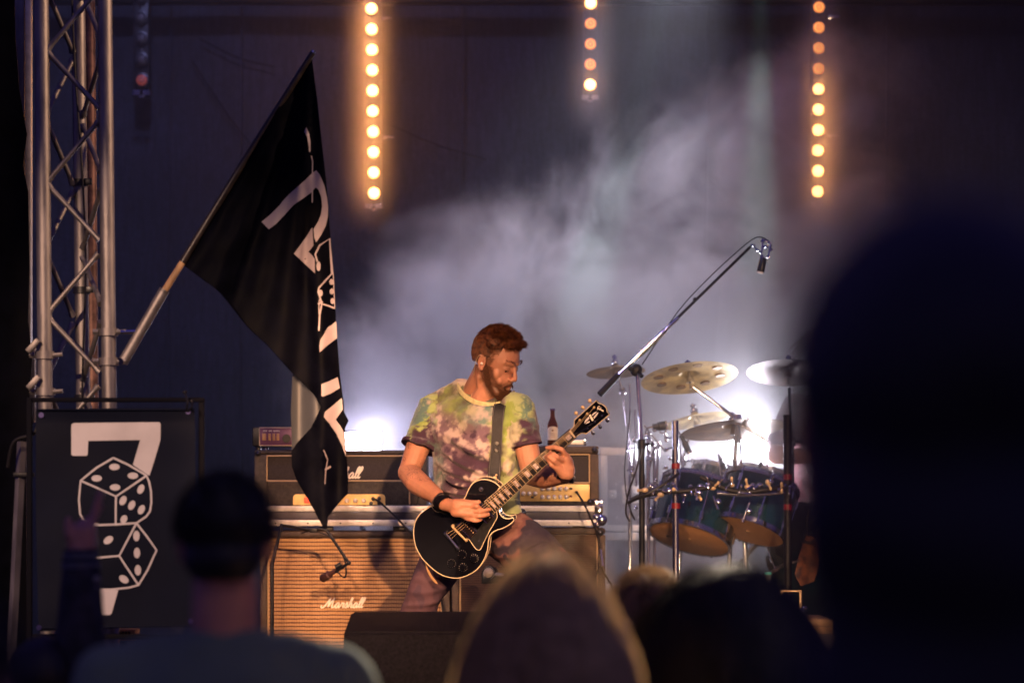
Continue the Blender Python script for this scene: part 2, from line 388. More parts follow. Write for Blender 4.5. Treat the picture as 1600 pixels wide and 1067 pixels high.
# backdrop: one big hanging gauze with soft folds and sewn seams
def mat_backdrop():
    m = mat('backdrop_gauze', (.050, .048, .060), .85); t = m.node_tree; b = t.nodes['Principled BSDF']
    tc = t.nodes.new('ShaderNodeTexCoord')
    mp = t.nodes.new('ShaderNodeMapping'); mp.inputs['Scale'].default_value = (1, 1, .12); t.links.new(tc.outputs['Object'], mp.inputs[0])
    n1 = t.nodes.new('ShaderNodeTexNoise'); n1.inputs['Scale'].default_value = 55; n1.inputs['Detail'].default_value = 3; t.links.new(mp.outputs[0], n1.inputs[0])
    n2 = t.nodes.new('ShaderNodeTexNoise'); n2.inputs['Scale'].default_value = 38; n2.inputs['Detail'].default_value = 6; n2.inputs['Roughness'].default_value = .7; t.links.new(tc.outputs['Object'], n2.inputs[0])
    n3 = t.nodes.new('ShaderNodeTexNoise'); n3.inputs['Scale'].default_value = 1.3; t.links.new(tc.outputs['Object'], n3.inputs[0])
    ad = t.nodes.new('ShaderNodeMath'); ad.operation = 'MULTIPLY'; t.links.new(n1.outputs[0], ad.inputs[0]); t.links.new(n2.outputs[0], ad.inputs[1])
    ad2 = t.nodes.new('ShaderNodeMath'); ad2.operation = 'MULTIPLY'; t.links.new(ad.outputs[0], ad2.inputs[0]); t.links.new(n3.outputs[0], ad2.inputs[1])
    r = t.nodes.new('ShaderNodeValToRGB'); r.color_ramp.elements[0].position = .06; r.color_ramp.elements[1].position = .22
    r.color_ramp.elements[0].color = (.0035, .0038, .008, 1); r.color_ramp.elements[1].color = (.022, .023, .038, 1)
    t.links.new(ad2.outputs[0], r.inputs[0]); t.links.new(r.outputs[0], b.inputs['Base Color'])
    bp = t.nodes.new('ShaderNodeBump'); bp.inputs['Strength'].default_value = .5; bp.inputs['Distance'].default_value = .01
    t.links.new(n2.outputs[0], bp.inputs['Height']); t.links.new(bp.outputs[0], b.inputs['Normal'])
    return m
M['back'] = mat_backdrop()
bd = thing('backdrop', 'tall dark gauze backdrop hanging behind the whole stage with thin vertical seams', 'backdrop', (0, 14.4, STZ))
bm = nb(); bmesh.ops.create_grid(bm, x_segments=260, y_segments=60, size=1)
for v in bm.verts:
    x = v.co.x*6; z = STZ+.01+(v.co.y+1)*3.1
    y = 14.42+.014*noise.noise(Vector((x*1.0, z*.25, 0)))+.004*noise.noise(Vector((x*5, z*.4, 3)))+.012*noise.noise(Vector((x*1.0+z*.9, z*2.4, 9)))
    v.co = Vector((x, y, z))
obj('gauze_panel', bm, M['back'], bd, 180)
for sx in (265, 375, 720, 1105, 1385):
    bm = nb(); x = P(sx, 0, 14.35).x; tube(bm, [(x+.008*math.sin(k), 14.36, STZ+.05+k*.42) for k in range(15)], .006, 6)
    obj('seam', bm, M['back'], bd)
for (a, b) in (((300, 95), (420, 260)), ((560, 170), (760, 250)), ((310, 60), (430, 105))):
    bm = nb(); tube(bm, crv([P(a[0], a[1], 14.36), P((a[0]+b[0])/2, (a[1]+b[1])/2+8, 14.36), P(b[0], b[1], 14.36)]), .004, 5)
    obj('slack_line', bm, M['matt'], bd)
bm = nb(); tube(bm, [P(-200, -4, 14.2), P(1800, -4, 14.2)], .045, 10); obj('top_rail', bm, M['steel'], bd)

# stage wing on the left: black cloth with torn pale edge, post behind it
w = thing('side_curtain', 'black side curtain with ragged edge at the far left beside the aluminium truss', 'curtain', P(10, 1080, 9.6))
poly = [(-420, -60), (22, -60), (24, 60), (30, 140), (42, 210), (36, 260), (44, 300), (46, 420), (44, 500), (50, 560), (40, 700), (42, 1130), (-420, 1130)]
bm = sheet(poly, 22, lambda x, y: P(x, y, 9.62+.02*math.sin(x*.045)), .004); obj('curtain_cloth', bm, M['flag'], w)
w2 = thing('corner_post', 'worn aluminium corner post with a bolted slat standing behind the left truss', 'post', P(45, 1090, 9.9))
bm = nb(); a = P(30, -80, 9.9); pbox(bm, 20, -80, 38, 1085, 9.9, .05, .003); obj('post_body', bm, M['alu'], w2)
bm = nb(); pbox(bm, 39, -80, 48, 555, 9.88, .04, .002); obj('slat', bm, M['alu2'], w2)
bm = nb(); pbox(bm, 33, 540, 54, 660, 9.84, .04, .003); obj('bracket', bm, M['alu'], w2)

# ================================================================ aluminium truss
TD = 9.2
tr = thing('truss_tower', 'upright aluminium lattice truss with cross braces on the left of the stage', 'truss', P(118, 1120, TD).to_3d())
def bowl(x, y0, y1, d, r, name='chord', m='alu'):
    bm = nb(); a = P(x[0], y0, d); b = P(x[1], y1, d); tube(bm, [a, b], r, 20)
    return obj(name, bm, M[m], tr)
LX = lambda y: 64.5+6.5*y/640; RX = lambda y: 163.5+7.5*y/640; BXc = lambda y: 122+8*y/640
XB = TD+.19
yb = 1150
bowl((LX(-90), LX(yb)), -90, yb, TD, .0255); bowl((RX(-90), RX(yb)), -90, yb, TD, .0255); bowl((BXc(-90), BXc(yb)), -90, yb, XB, .0245)
def brace(x0, y0, d0, x1, y1, d1):
    bm = nb(); a = P(x0, y0, d0); b = P(x1, y1, d1); tube(bm, [a, b], .0088, 12)
    for q, s in ((a, 1), (b, -1)):
        dr = (b-a).normalized()*s; tube(bm, [q-dr*.004, q+dr*.018], [.0135, .0098], 12)
    obj('brace', bm, M['alu'], tr)
for k in range(-1, 6):
    o_ = 206*k
    brace(LX(0)+11, 76+o_, TD, RX(0)-11, -14+o_, TD); brace(LX(0)+11, 84+o_, TD, RX(0)-9, 168+o_, TD)
    brace(LX(0)+8, 178+o_, TD+.02, 113, 96+o_, XB-.02); brace(LX(0)+8, -16+o_, TD+.02, 113, 80+o_, XB-.02)
    brace(130, 180+o_, XB-.02, RX(0)-6, 92+o_, TD+.02); brace(130, 198+o_, XB-.02, RX(0)-6, 268+o_, TD+.02)
for k in (0, 2, 4):
    bm = nb(); y = 286+k*84; c = P(BXc(y), y, XB); lathe(bm, [(.027, -.012), (.030, -.012), (.030, .012), (.027, .012)], Matrix.Translation(c), 18); box(bm, c+Vector((.02, -.035, -.01)), c+Vector((.045, -.02, .012)), .002)
    obj('strap', bm, M['blackp'], tr)
bm = nb(); tube(bm, crv([P(110, -60, XB-.05), P(118, 120, XB-.03), P(128, 260, XB-.05), P(134, 420, XB-.03), P(128, 640, XB-.05), P(132, 900, XB)]), .004, 6)
o = obj('hanging_cable', bm, M['cable']); tag(o, 'thin black cable running down inside the left truss', 'cable')
t = thing('rear_pipe', 'single rust tinted pipe standing just behind the left truss', 'pipe', P(146, 1120, 9.95))
bm = nb(); tube(bm, [P(138, -90, 9.95), P(150, 1110, 9.95)], .022, 18); obj('pipe', bm, mat('rusty_pipe', (.22, .12, .09), .5, .5, .4, 25), t)
bm = nb(); lathe(bm, [(.06, 0), (.06, .01), (.03, .02), (.03, .05)], Matrix.Translation(P(150, 1118, 9.95)), 20); obj('base_plate', bm, M['steel'], t)
# clamps low on the truss
def clamp(px, py, d, par, lever=True, label=None):
    bm = nb(); c = P(px, py, d)
    lathe(bm, [(.0265, -.013), (.034, -.013), (.034, .013), (.0265, .013)], Matrix.Translation(c), 22)
    tube(bm, [c+Vector((.03, -.01, 0)), c+Vector((.062, -.014, .002))], .008, 8)
    tube(bm, [c+Vector((-.034, -.01, 0)), c+Vector((-.052, -.012, 0))], .011, 6)
    if lever: box(bm, c+Vector((-.055, -.05, -.028)), c+Vector((-.035, -.03, .028)), .003, Matrix.Translation(c) @ Matrix.Rotation(R(42), 4, 'Y') @ Matrix.Translation(-c))
    return obj('clamp', bm, M['alu'], par)
clamp(LX(555), 555, TD, tr); clamp(LX(612), 612, TD, tr)

# ================================================================ flag on its pole
FD = 9.2
fl = thing('flagpole', 'slanted wooden flagpole in an aluminium tube clamped to the truss', 'flagpole', P(190, 566, FD))
A0 = P(192, 566, FD); A1 = P(257, 453, FD)
dr = (A1-A0).normalized()
bm = nb(); tube(bm, [A0, A1], .0185, 20, False); tube(bm, [A1, A0], .0150, 20, False); tube(bm, [A0-dr*.002, A0+dr*.01], .0185, 20); tube(bm, [A1-dr*.01, A1+dr*.001], .0185, 20); obj('holder_tube', bm, M['alu'], fl)
bm = nb(); tube(bm, [A1-dr*.05, A1+(P(285, 410, FD)-A1)*1.02], .0115, 16); obj('wooden_pole', bm, M['wood'], fl)
bm = nb(); tube(bm, [P(285, 410, FD), P(389, 240, FD), P(489, 83, FD)], [.0125, .0115, .0105], 16); obj('upper_pole', bm, M['pole'], fl)
bm = nb(); tube(bm, [P(486, 88, FD), P(491, 80, FD)], .0075, 12); obj('pole_tip', bm, M['chrome'], fl)
for y in (519, 565):
    clamp(RX(y), y, TD, fl, False)
    bm = nb(); tube(bm, [P(RX(y)+18, y, TD-.02), P(193+(0 if y > 540 else 24), y-1, FD)], .0075 if y < 540 else .012, 10); obj('arm', bm, M['chrome'], fl)
flag_out = [(285, 410), (340, 320), (389, 239), (440, 160), (487, 87), (491, 120), (495.5, 154), (502, 215), (510, 285), (514, 341), (518, 388), (523, 463), (527, 529), (531, 584), (535, 628), (538.6, 672), (542, 716), (544, 747), (543.5, 771), (525, 791), (512.5, 808), (511, 826), (506, 826), (490, 795.5), (464, 751), (456, 729), (455, 705), (464, 692), (486, 668), (501.5, 636), (499, 628), (486, 610), (457, 582), (439, 562), (420, 541), (387, 510), (345, 458), (318, 437), (291, 418)]
def fold_x(y): return np.interp(y, [87, 200, 300, 400, 500, 640, 720, 830], [487, 481, 487, 490, 497, 503, 506, 509])
def flag_fn(off=0.0):
    def fn(x, y):
        h = min(1, max(0, (y-90)/300)); fx = float(fold_x(y)); u = x-fx
        dpt = -.035*math.exp(-(u/9)**2)*h if u < 0 else -.035*h*math.exp(-(u/22)**2)
        # long soft pleats running from the pole tip
        ang = math.atan2(x-487, max(20, y-60)); dist = math.hypot(x-487, y-80)
        dpt += .016*math.sin(ang*21+.8)*min(1, dist/250) + .008*math.sin(ang*47+y*.006)*min(1, dist/300)
        dpt += .004*noise.noise(Vector((x*.05, y*.03, 1)))+.010*noise.noise(Vector((x*.02, y*.012, 5)))
        if y > 640: dpt += .02*math.sin((x-fx)*.09)*min(1, (y-640)/80)
        if y > 700: dpt += .0
        return P(x, y, FD+.0+dpt-off)
    return fn
bm = sheet(flag_out, 8, flag_fn(), .0015)
fg = thing('hanging_flag', 'black satin flag with white seven and dice print drooping from the slanted pole', 'flag', P(489, 100, FD))
obj('cloth', bm, M['flag'], fg, 50)
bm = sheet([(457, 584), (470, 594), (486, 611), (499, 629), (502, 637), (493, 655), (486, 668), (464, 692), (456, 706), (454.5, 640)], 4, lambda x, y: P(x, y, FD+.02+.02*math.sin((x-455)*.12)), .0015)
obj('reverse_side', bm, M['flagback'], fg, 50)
bm = sheet([(531, 586), (537, 628), (537.5, 643), (545, 657), (538, 671), (536, 660)], 6, lambda x, y: P(x, y, FD+.03), .0015); obj('rear_corner', bm, M['flag'], fg, 50)
bm = nb(); 
hem = [(285, 412), (318, 437), (345, 458), (387, 510), (420, 541), (457, 582), (486, 610), (499, 628), (502, 636)]
tube(bm, crv([flag_fn(.001)(x, y) for x, y in hem], 4), .0022, 6); obj('hem', bm, M['flag'], fg)
def z2(pts): return [(270+x/2.134, 60+y/2.134) for x, y in pts]
def z3(pts): return [(380+x/2.27, 540+y/2.27) for x, y in pts]
def fprint(poly, name='printed_mark', step=5):
    obj(name, sheet(poly, step, flag_fn(.003), .0006), M['flagprint'], fg, 50)
fprint(z2([(296, 612), (325, 588), (355, 558), (372, 536), (390, 518), (440, 474), (465, 450), (478, 440), (490, 455), (505, 490), (514, 530), (518, 565), (517, 595), (510, 625), (495, 655), (478, 680), (472, 665), (469, 637), (485, 610), (494, 588), (498, 560), (495, 530), (486, 505), (476, 497), (463, 513), (440, 530), (402, 556), (372, 590), (345, 618), (320, 637)]), 'printed_seven')
fprint(z2([(465, 630), (445, 662), (404, 718), (440, 752), (474, 783), (473, 735), (463, 722), (452, 712), (462, 700), (469, 690)]), 'printed_seven')
fprint(z2([(445, 297), (438, 312), (448, 328), (452, 352), (455, 380), (459, 378), (459, 345), (455, 320)]))
fprint(z2(ribbon_poly([(462, 392), (466, 410), (465, 500), (465, 548)], 3.5)))
for st, wd_ in (([(482, 745), (475, 720), (490, 690), (523, 668), (527, 730), (530, 785), (505, 812), (487, 832), (485, 845), (497, 885), (520, 892), (540, 900)], 5.5), ([(497, 885), (490, 920), (487, 975)], 5), ([(484, 886), (500, 878)], 5), ([(489, 870), (487, 900), (488, 920)], 3), ([(523, 668), (535, 790), (540, 898)], 3)):
    fprint(z2(ribbon_poly(st, wd_)), 'printed_dice_line')
for (x, y, a, b) in ((486, 760, 7, 16), (529, 812, 7, 10), (530, 844, 7, 10), (532, 876, 6, 10), (493, 849, 7, 11)): fprint(z2(circ(x, y, a, b)), 'printed_pip')
fprint(z2([(545, 943), (548, 1000), (520, 1020), (490, 1046), (489, 1025), (492, 1005), (505, 985), (515, 965), (530, 955)]))
fprint(z3([(277, 137), (305, 126), (335, 112), (343, 150), (310, 170), (283, 180), (278, 178)]))
fprint(z3([(350, 185), (318, 212), (290, 235), (286, 252), (305, 275), (330, 312), (350, 352), (364, 394), (364, 360), (357, 305), (343, 282), (328, 262), (340, 245), (354, 225)]))
fprint(z3(ribbon_poly([(285, 370), (292, 385), (300, 405), (293, 440), (290, 490)], 4))); fprint(z3(ribbon_poly([(290, 440), (300, 434), (311, 428)], 7)))

# ================================================================ banner on black frame
BD = 8.9
bn = thing('dice_banner', 'black banner printed with a white seven and two dice laced in a dark frame', 'banner', P(180, 1130, BD))
def post(x0, y0, x1, y1, d, dep, nm='frame_bar'):
    bm = nb(); pbox(bm, x0, y0, x1, y1, d, dep, .003); obj(nm, bm, M['matt'], bn)
post(50, 621, 319, 628, BD+.03, .02); post(310, 628.3, 319, 1125, BD+.03, .02); post(41, 621, 49.5, 1125, BD+.03, .02); post(50, 990, 309.5, 998, BD+.03, .02)
def z4(pts): return [(x/2.191, 580+y/2.191) for x, y in pts]
def ban(off=0):
    return lambda x, y: P(x, y, BD+.006*noise.noise(Vector((x*.012, y*.012, 2)))+.004*math.sin((x-y)*.035)*math.exp(-((x-290)**2+(y-650)**2)/6000)-.01*math.exp(-((y-640)/6)**2)-off)
bm = sheet([(56, 639), (180, 637.5), (304, 638), (306, 800), (305, 975), (180, 981), (60, 986), (56, 800)], 11, ban(), .0015); obj('vinyl_sheet', bm, M['banner'], bn, 50)
for y0, y1 in ((640, 640), (977, 981)):
    bm = nb(); tube(bm, [ban(.004)(x, y1+(y0-y1)*(x-58)/246) for x in range(58, 304, 8)], .0032, 6); obj('seam', bm, M['banner'], bn)
def bprint(poly, name, step=6, m='ivory', off=.0025): obj(name, sheet(z4(poly), step, ban(off), .0006), M[m], bn, 50)
bprint([(244, 186), (247, 180), (253, 177), (400, 175), (545, 174), (550, 180), (549, 236), (530, 300), (512, 357), (503, 352), (455, 320), (468, 275), (480, 235), (302, 238), (300, 284), (296, 289), (249, 289), (244, 284)], 'printed_seven')
bprint([(341, 748), (405, 748), (393, 790), (382, 828), (376, 833), (290, 834), (303, 790), (318, 748)], 'printed_seven')
for st in ([(388, 296), (330, 330), (276, 374), (270, 440), (274, 488), (286, 508), (340, 526), (400, 524), (467, 519), (500, 497), (513, 480), (518, 450), (517, 410), (510, 376), (501, 356), (440, 320), (388, 296)], [(276, 374), (340, 402), (397, 428), (450, 392), (501, 357)], [(397, 428), (396, 480), (396, 524)],
           [(467, 519), (503, 565), (536, 612), (505, 680), (474, 731), (440, 740), (380, 746), (318, 745), (290, 700), (262, 645), (290, 580), (322, 526), (380, 524), (467, 519)], [(467, 519), (435, 580), (408, 631), (440, 680), (474, 731)], [(408, 631), (340, 637), (262, 645)]):
    bprint(ribbon_poly(st, 6.5), 'printed_dice_line', 5)
for (x, y, a, b, r) in ((392, 327, 18, 11, 0), (331, 366, 18, 11, 0), (455, 357, 18, 11, 0), (394, 397, 18, 11, 0), (482, 403, 11, 17, .45), (421, 442, 11, 17, .45), (451, 458, 11, 17, .45), (484, 473, 11, 17, .45), (424, 506, 11, 15, .45), (371, 577, 18, 12, -.6), (467, 563, 11, 18, 0), (469, 621, 11, 18, 0), (472, 680, 11, 18, 0), (424, 711, 18, 12, .6), (300, 590, 17, 12, -.5), (300, 690, 16, 12, .5)):
    bprint(circ(x, y, a, b, r), 'printed_pip', 5)
for (px, py) in ((64.5, 648.5), (294, 643), (61, 980), (298, 970)):
    bm = nb(); m = Matrix.Translation(P(px, py, BD-.006)) @ Matrix.Rotation(R(90), 4, 'X'); lathe(bm, [(.004, -.001), (.009, -.001), (.009, .002), (.004, .002)], m, 18); obj('grommet', bm, M['chrome'], bn)
for (px, py, qx, qy) in ((294, 643, 300, 627), (291, 643, 289, 613)):
    bm = nb(); tube(bm, crv([P(px, py, BD-.008), P((px+qx)/2+3, (py+qy)/2, BD-.03), P(qx, qy, BD+.01)]), .0035, 6); ell(bm, P(qx, qy, BD+.01), (.008,)*3); obj('elastic_tie', bm, M['steel'], bn)
# odds and ends around the banner
t = thing('folded_stand', 'folded grey metal stand leaning at the left edge of the banner', 'stand', P(20, 1120, 9.05))
bm = nb(); a = P(34, 690, 9.05); b = P(14, 1110, 9.0); tube(bm, [a, b], .016, 4); obj('tube', bm, M['alu'], t)
bm = nb(); pbox(bm, 20, 738, 52, 745, 9.02, .03, .003); obj('crossbar', bm, M['steel'], t)
bm = nb(); tube(bm, crv([P(12, 730, 9), P(22, 690, 8.98), P(52, 678, 8.96), P(60, 660, 8.96)]), .006, 8); obj('hose', bm, M['cable'], t)
t = thing('floor_lamp', 'small lamp with slotted amber housing below the bottom edge of the banner', 'stage lamp', P(193, 1130, 9.3))
bm = nb(); pbox(bm, 176, 983, 211, 1000, 9.3, .12, .004); obj('housing', bm, mat('amber_housing', (.5, .25, .08), .45), t)
bm = nb()
for k in range(5):
    for j in range(2): pbox(bm, 180+k*5, 986+j*6, 183.5+k*5, 990+j*6, 9.295, .01, .0005)
obj('slots', bm, M['blackp'], t)
bm = nb(); pbox(bm, 162, 985, 175, 1002, 9.3, .12, .004); obj('end_cap', bm, M['alu2'], t)
bm = nb(); tube(bm, [P(193, 1001, 9.36), P(193, 1128, 9.36)], .012, 10); lathe(bm, [(.07, 0), (.07, .01), (.012, .02)], Matrix.Translation(P(193, 1130, 9.36)), 16); obj('stem', bm, M['steel'], t)

# ================================================================ LED light battens
M['ledhot'] = mat('lit_lens', (1, .8, .5), .3, emit=(1, .42, .12), estr=11)
M['ledmid'] = mat('half_lit_lens', (1, .5, .2), .3, emit=(1, .30, .05), estr=1.9)
M['ledlow'] = mat('dim_lens', (.4, .15, .1), .25, emit=(1, .12, .04), estr=.12)
M['ledoff'] = mat('unlit_lens', (.07, .06, .06), .3)
LD = 14.12
def batten(label, x0, y0, dx, states, glow, pitch=32):
    c0 = P(x0, y0, LD); n = len(states); xl = x0+dx*(n-1); yl = y0+pitch*(n-1)
    t = thing('light_batten', label, 'stage light', P(xl, yl+20, LD), 'vertical battens of round warm lamps')
    bm = nb(); a = P(x0-11, y0-60, LD+.02); b = P(xl+11, yl+18, LD+.02)
    box(bm, (a.x, LD+.03, b.z), (b.x, LD+.10, a.z), .006); obj('housing', bm, M['blackp'], t)
    for k, s in enumerate(states):
        c = P(x0+dx*k, y0+pitch*k, LD)
        bm = nb(); m = axis_m(c+Vector((0, .012, 0)), (0, -1, 0)); lathe(bm, [(.0285, -.02), (.038, -.02), (.038, .004), (.0290, .006), (.0290, -.012)], m, 24, False); bez = obj('bezel', bm, M['blackp'], t)
        bm = nb(); lathe(bm, [(.0280, -.012), (.0280, 0), (.024, .006), (.015, .010), (.003, .0115)], m, 24); 
        o = obj('lens', bm, M[{3: 'ledhot', 2: 'ledmid', 1: 'ledlow', 0: 'ledoff'}[s]], t)
        if s == 3: lamp('SPOT', 'batten_lamp', c+Vector((0, -.03, 0)), (1, .36, .09), glow, c+Vector((0, -1, 0)), .015, 165, .6)
        if s in (0, 1, 2):
            bm = nb(); lathe(bm, [(.010, .009), (.010, .0135), (.014, .0135), (.014, .009)], m, 14, False); obj('reflector', bm, M['ledoff'], t)
        if k % 2 == 0 and k < n-1:
            bm = nb(); q = P(x0+dx*(k+.5), y0+pitch*(k+.5), LD); ell(bm, q+Vector((0, .028, 0)), (.006, .006, .006)); obj('screw', bm, M['chrome'], t)
    bm = nb(); q = P(xl, yl+20, LD)
    for s_ in (-1, 1):
        tube(bm, [q+Vector((s_*.008, 0, .004)), q+Vector((s_*.045, -.004, .006))], [.008, .004], 8); tube(bm, [q+Vector((s_*.01, 0, -.01)), q+Vector((s_*.048, -.004, -.008))], [.007, .004], 8)
    ell(bm, q+Vector((0, 0, -.022)), (.02, .008, .005)); obj('end_bracket', bm, M['chrome'], t)
    if n > 6:
        for kk in (0.5, 6.3):
            bm = nb(); q = P(x0+dx*kk+16, y0+pitch*kk, LD)
            tube(bm, [q+Vector((0, .02, -.004)), q+Vector((.03, .01, .004)), q+Vector((.055, .01, .002))], [.009, .007, .003], 8); tube(bm, [q+Vector((0, .02, .01)), q+Vector((.028, .01, .002))], .006, 8); obj('wing_bolt', bm, M['chrome'], t)
    return t
batten('batten of ten brightly glowing warm lamps above and right of the flag', 580, 13.5, .45, [3]*10, LEDP)
batten('short batten of orange glowing lamps hanging at top centre', 923, 5, -.2, [3, 2, 2, 2, 3], LEDP*.35, 31.8)
batten('batten of warm lamps glowing brighter downward at upper right', 1280, 11, -.2, [2, 2, 2, 2, 3, 3, 3, 3, 3, 3], LEDP*.8)
batten('unlit batten with one dim red lamp behind the flagpole at upper left', 219, -5, .5, [0, 0, 0, 0, 1], 0, 32.5)

# ================================================================ backline
AD = 11.5
def piping(par, x0, y0, x1, y1, d, sides='tblr', r=.0035, m='gold'):
    bm = nb()
    e = {'t': ((x0, y0), (x1, y0)), 'b': ((x0, y1), (x1, y1)), 'l': ((x0, y0), (x0, y1)), 'r': ((x1, y0), (x1, y1))}
    for s in sides: (a, b), (c, d_) = e[s]; tube(bm, [P(a, b, d), P(c, d_, d)], r, 8)
    return obj('piping', bm, M[m], par)
def corner_bits(par, pts, d, r=.012):
    for (x, y) in pts:
        bm = nb(); c = P(x, y, d); ell(bm, c, (r*1.3, .008, r*1.3)); ell(bm, c+Vector((0, -.007, 0)), (.005, .004, .005)); obj('corner_cap', bm, M['blackp'], par)
        bm = nb(); ell(bm, c+Vector((0, -.012, 0)), (.0035, .002, .0035), sub=1); obj('rivet', bm, M['chrome'], par)
# weave grille material
def mat_grille(name, c1, c2, sc=1.0):
    m = mat(name, c1, .8); t = m.node_tree; b = t.nodes['Principled BSDF']; tc = t.nodes.new('ShaderNodeTexCoord')
    sp = t.nodes.new('ShaderNodeSeparateXYZ'); t.links.new(tc.outputs['Object'], sp.inputs[0])
    nz = t.nodes.new('ShaderNodeTexNoise'); nz.inputs['Scale'].default_value = 30; t.links.new(tc.outputs['Object'], nz.inputs[0])
    def wave(out, per, th, sharp):
        a = t.nodes.new('ShaderNodeMath'); a.operation = 'MULTIPLY_ADD'; a.inputs[1].default_value = 2*math.pi/per
        t.links.new(out, a.inputs[0]); n_ = t.nodes.new('ShaderNodeMath'); n_.operation = 'MULTIPLY'; n_.inputs[1].default_value = 1.6; t.links.new(nz.outputs[0], n_.inputs[0]); t.links.new(n_.outputs[0], a.inputs[2])
        s = t.nodes.new('ShaderNodeMath'); s.operation = 'SINE'; t.links.new(a.outputs[0], s.inputs[0])
        r = t.nodes.new('ShaderNodeMapRange'); r.inputs['From Min'].default_value = th; r.inputs['From Max'].default_value = th+sharp; t.links.new(s.outputs[0], r.inputs[0]); return r.outputs[0]
    h = wave(sp.outputs['Z'], .0165*sc, .45, .3); v = wave(sp.outputs['X'], .0110*sc, .72, .25)
    v2 = t.nodes.new('ShaderNodeMath'); v2.operation = 'MULTIPLY'; v2.inputs[1].default_value = .6; t.links.new(v, v2.inputs[0])
    mxx = t.nodes.new('ShaderNodeMath'); mxx.operation = 'MAXIMUM'; t.links.new(h, mxx.inputs[0]); t.links.new(v2.outputs[0], mxx.inputs[1])
    mi = t.nodes.new('ShaderNodeMix'); mi.data_type = 'RGBA'; mi.inputs[6].default_value = (*c1, 1); mi.inputs[7].default_value = (*c2, 1)
    t.links.new(mxx.outputs[0], mi.inputs[0]); t.links.new(mi.outputs[2], b.inputs['Base Color'])
    bp = t.nodes.new('ShaderNodeBump'); bp.invert = True; bp.inputs['Distance'].default_value = .003; bp.inputs['Strength'].default_value = .8
    t.links.new(mxx.outputs[0], bp.inputs['Height']); t.links.new(bp.outputs[0], b.inputs['Normal'])
    return m
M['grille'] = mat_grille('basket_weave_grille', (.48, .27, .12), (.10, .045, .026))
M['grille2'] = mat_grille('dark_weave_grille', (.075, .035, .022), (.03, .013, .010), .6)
M['grillh'] = mat('black_grille_cloth', (.035, .028, .030), .85, 0, .3, 200, .6, 400)
def cabinet(label, x0, x1, y0, y1, grille, logo, lx, ly, group):
    d = AD; bot = HY+.84*F/d
    t = thing('speaker_cabinet', label, 'speaker cabinet', P((x0+x1)/2, bot, d), group)
    bm = nb(); pbox(bm, x0, y0, x1, y0+11, d, .36, .012); pbox(bm, x0, bot-26, x1, bot-8, d, .36, .012); pbox(bm, x0, y0+11.3, x0+11, bot-26.3, d, .36, .004); pbox(bm, x1-11, y0+11.3, x1, bot-26.3, d, .36, .004)
    pbox(bm, x0+11.3, y0+11.3, x1-11.3, bot-26.3, d+.30, .05, 0); obj('case_shell', bm, M['tolexb'], t)
    bm = nb(); pbox(bm, x0+11.5, y0+11.6, x1-11.5, bot-26.6, d+.018, .02, 0); obj('grille_cloth', bm, M[grille], t)
    piping(t, x0+13, y0+14, x1-13, bot-29, d+.010, 'blr' if logo else 'blr')
    corner_bits(t, [(x0+8, y0+7), (x1-8, y0+7), (x0+8, bot-16), (x1-8, bot-16)], d-.004)
    for sx in (x0+18, x1-18):
        for q in (.06, .30):
            bm = nb(); c = P(sx, bot, d); c.z = STZ+.010; lathe(bm, [(.013, -.009), (.013, .009)], Matrix.Translation((c.x, d+q, c.z+.003)) @ Matrix.Rotation(R(90), 4, 'Y'), 14); obj('castor', bm, M['blackp'], t)
    if logo:
        bm = nb(); script(bm, MARSHALL, front_m(P(lx, ly, d+.012)), logo, .32, .15, .35); obj('script_logo', bm, M['logo'], t)
    return t
cabinet('wide speaker cabinet with bright woven tan grille and white script name, left behind the monitor', 406, 703, 829, 1105, 'grille', 7.6/364, 507.5, 949, 'speaker cabinets under the amplifiers')
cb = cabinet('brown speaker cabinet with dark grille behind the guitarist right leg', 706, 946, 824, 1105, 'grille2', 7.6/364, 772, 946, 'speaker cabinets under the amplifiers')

# flight case shelf between the cabinets and amp heads
fc = thing('case_shelf', 'long flight case lid with aluminium edges carrying both amplifier heads', 'flight case', P(690, 824, AD))
bm = nb(); pbox(bm, 404, 799.5, 942, 811.5, AD+.004, .40, .002); obj('laminate_side', bm, M['case'], fc)
for (a, b) in ((790, 799), (812, 821.5)):
    bm = nb(); pbox(bm, 403, a, 943, b, AD-.006, .42, .0025); pbox(bm, 403, a+3, 943, a+4, AD-.009, .01, .0005); o = obj('aluminium_edge', bm, M['alu2'], fc)
    bm = nb()
    for x in range(430, 940, 51): ell(bm, P(x, b-4.5, AD-.008), (.004, .003, .004), sub=1)
    if a > 800: obj('rivets', bm, M['steel'], fc)
    else: bm.free()
bm = nb(); c = P(940, 812, AD-.012); ell(bm, c+Vector((0, 0, 0)), (.024, .022, .026), sub=3); ell(bm, c+Vector((-.022, .004, .014)), (.016, .008, .014)); ell(bm, c+Vector((-.018, .004, -.02)), (.014, .008, .014)); obj('ball_corner', bm, M['chrome'], fc)
bm = nb(); pbox(bm, 929, 781, 942, 800, AD-.014, .02, .003); 
for y in (786, 795): ell(bm, P(936, y, AD-.017), (.006, .005, .006), sub=1)
obj('corner_plate', bm, M['chrome'], fc)
for x in (500, 614, 725, 895):
    bm = nb(); pbox(bm, x, 822, x+20, 828.5, AD+.03, .05, .002); obj('foot', bm, M['blackp'], fc)

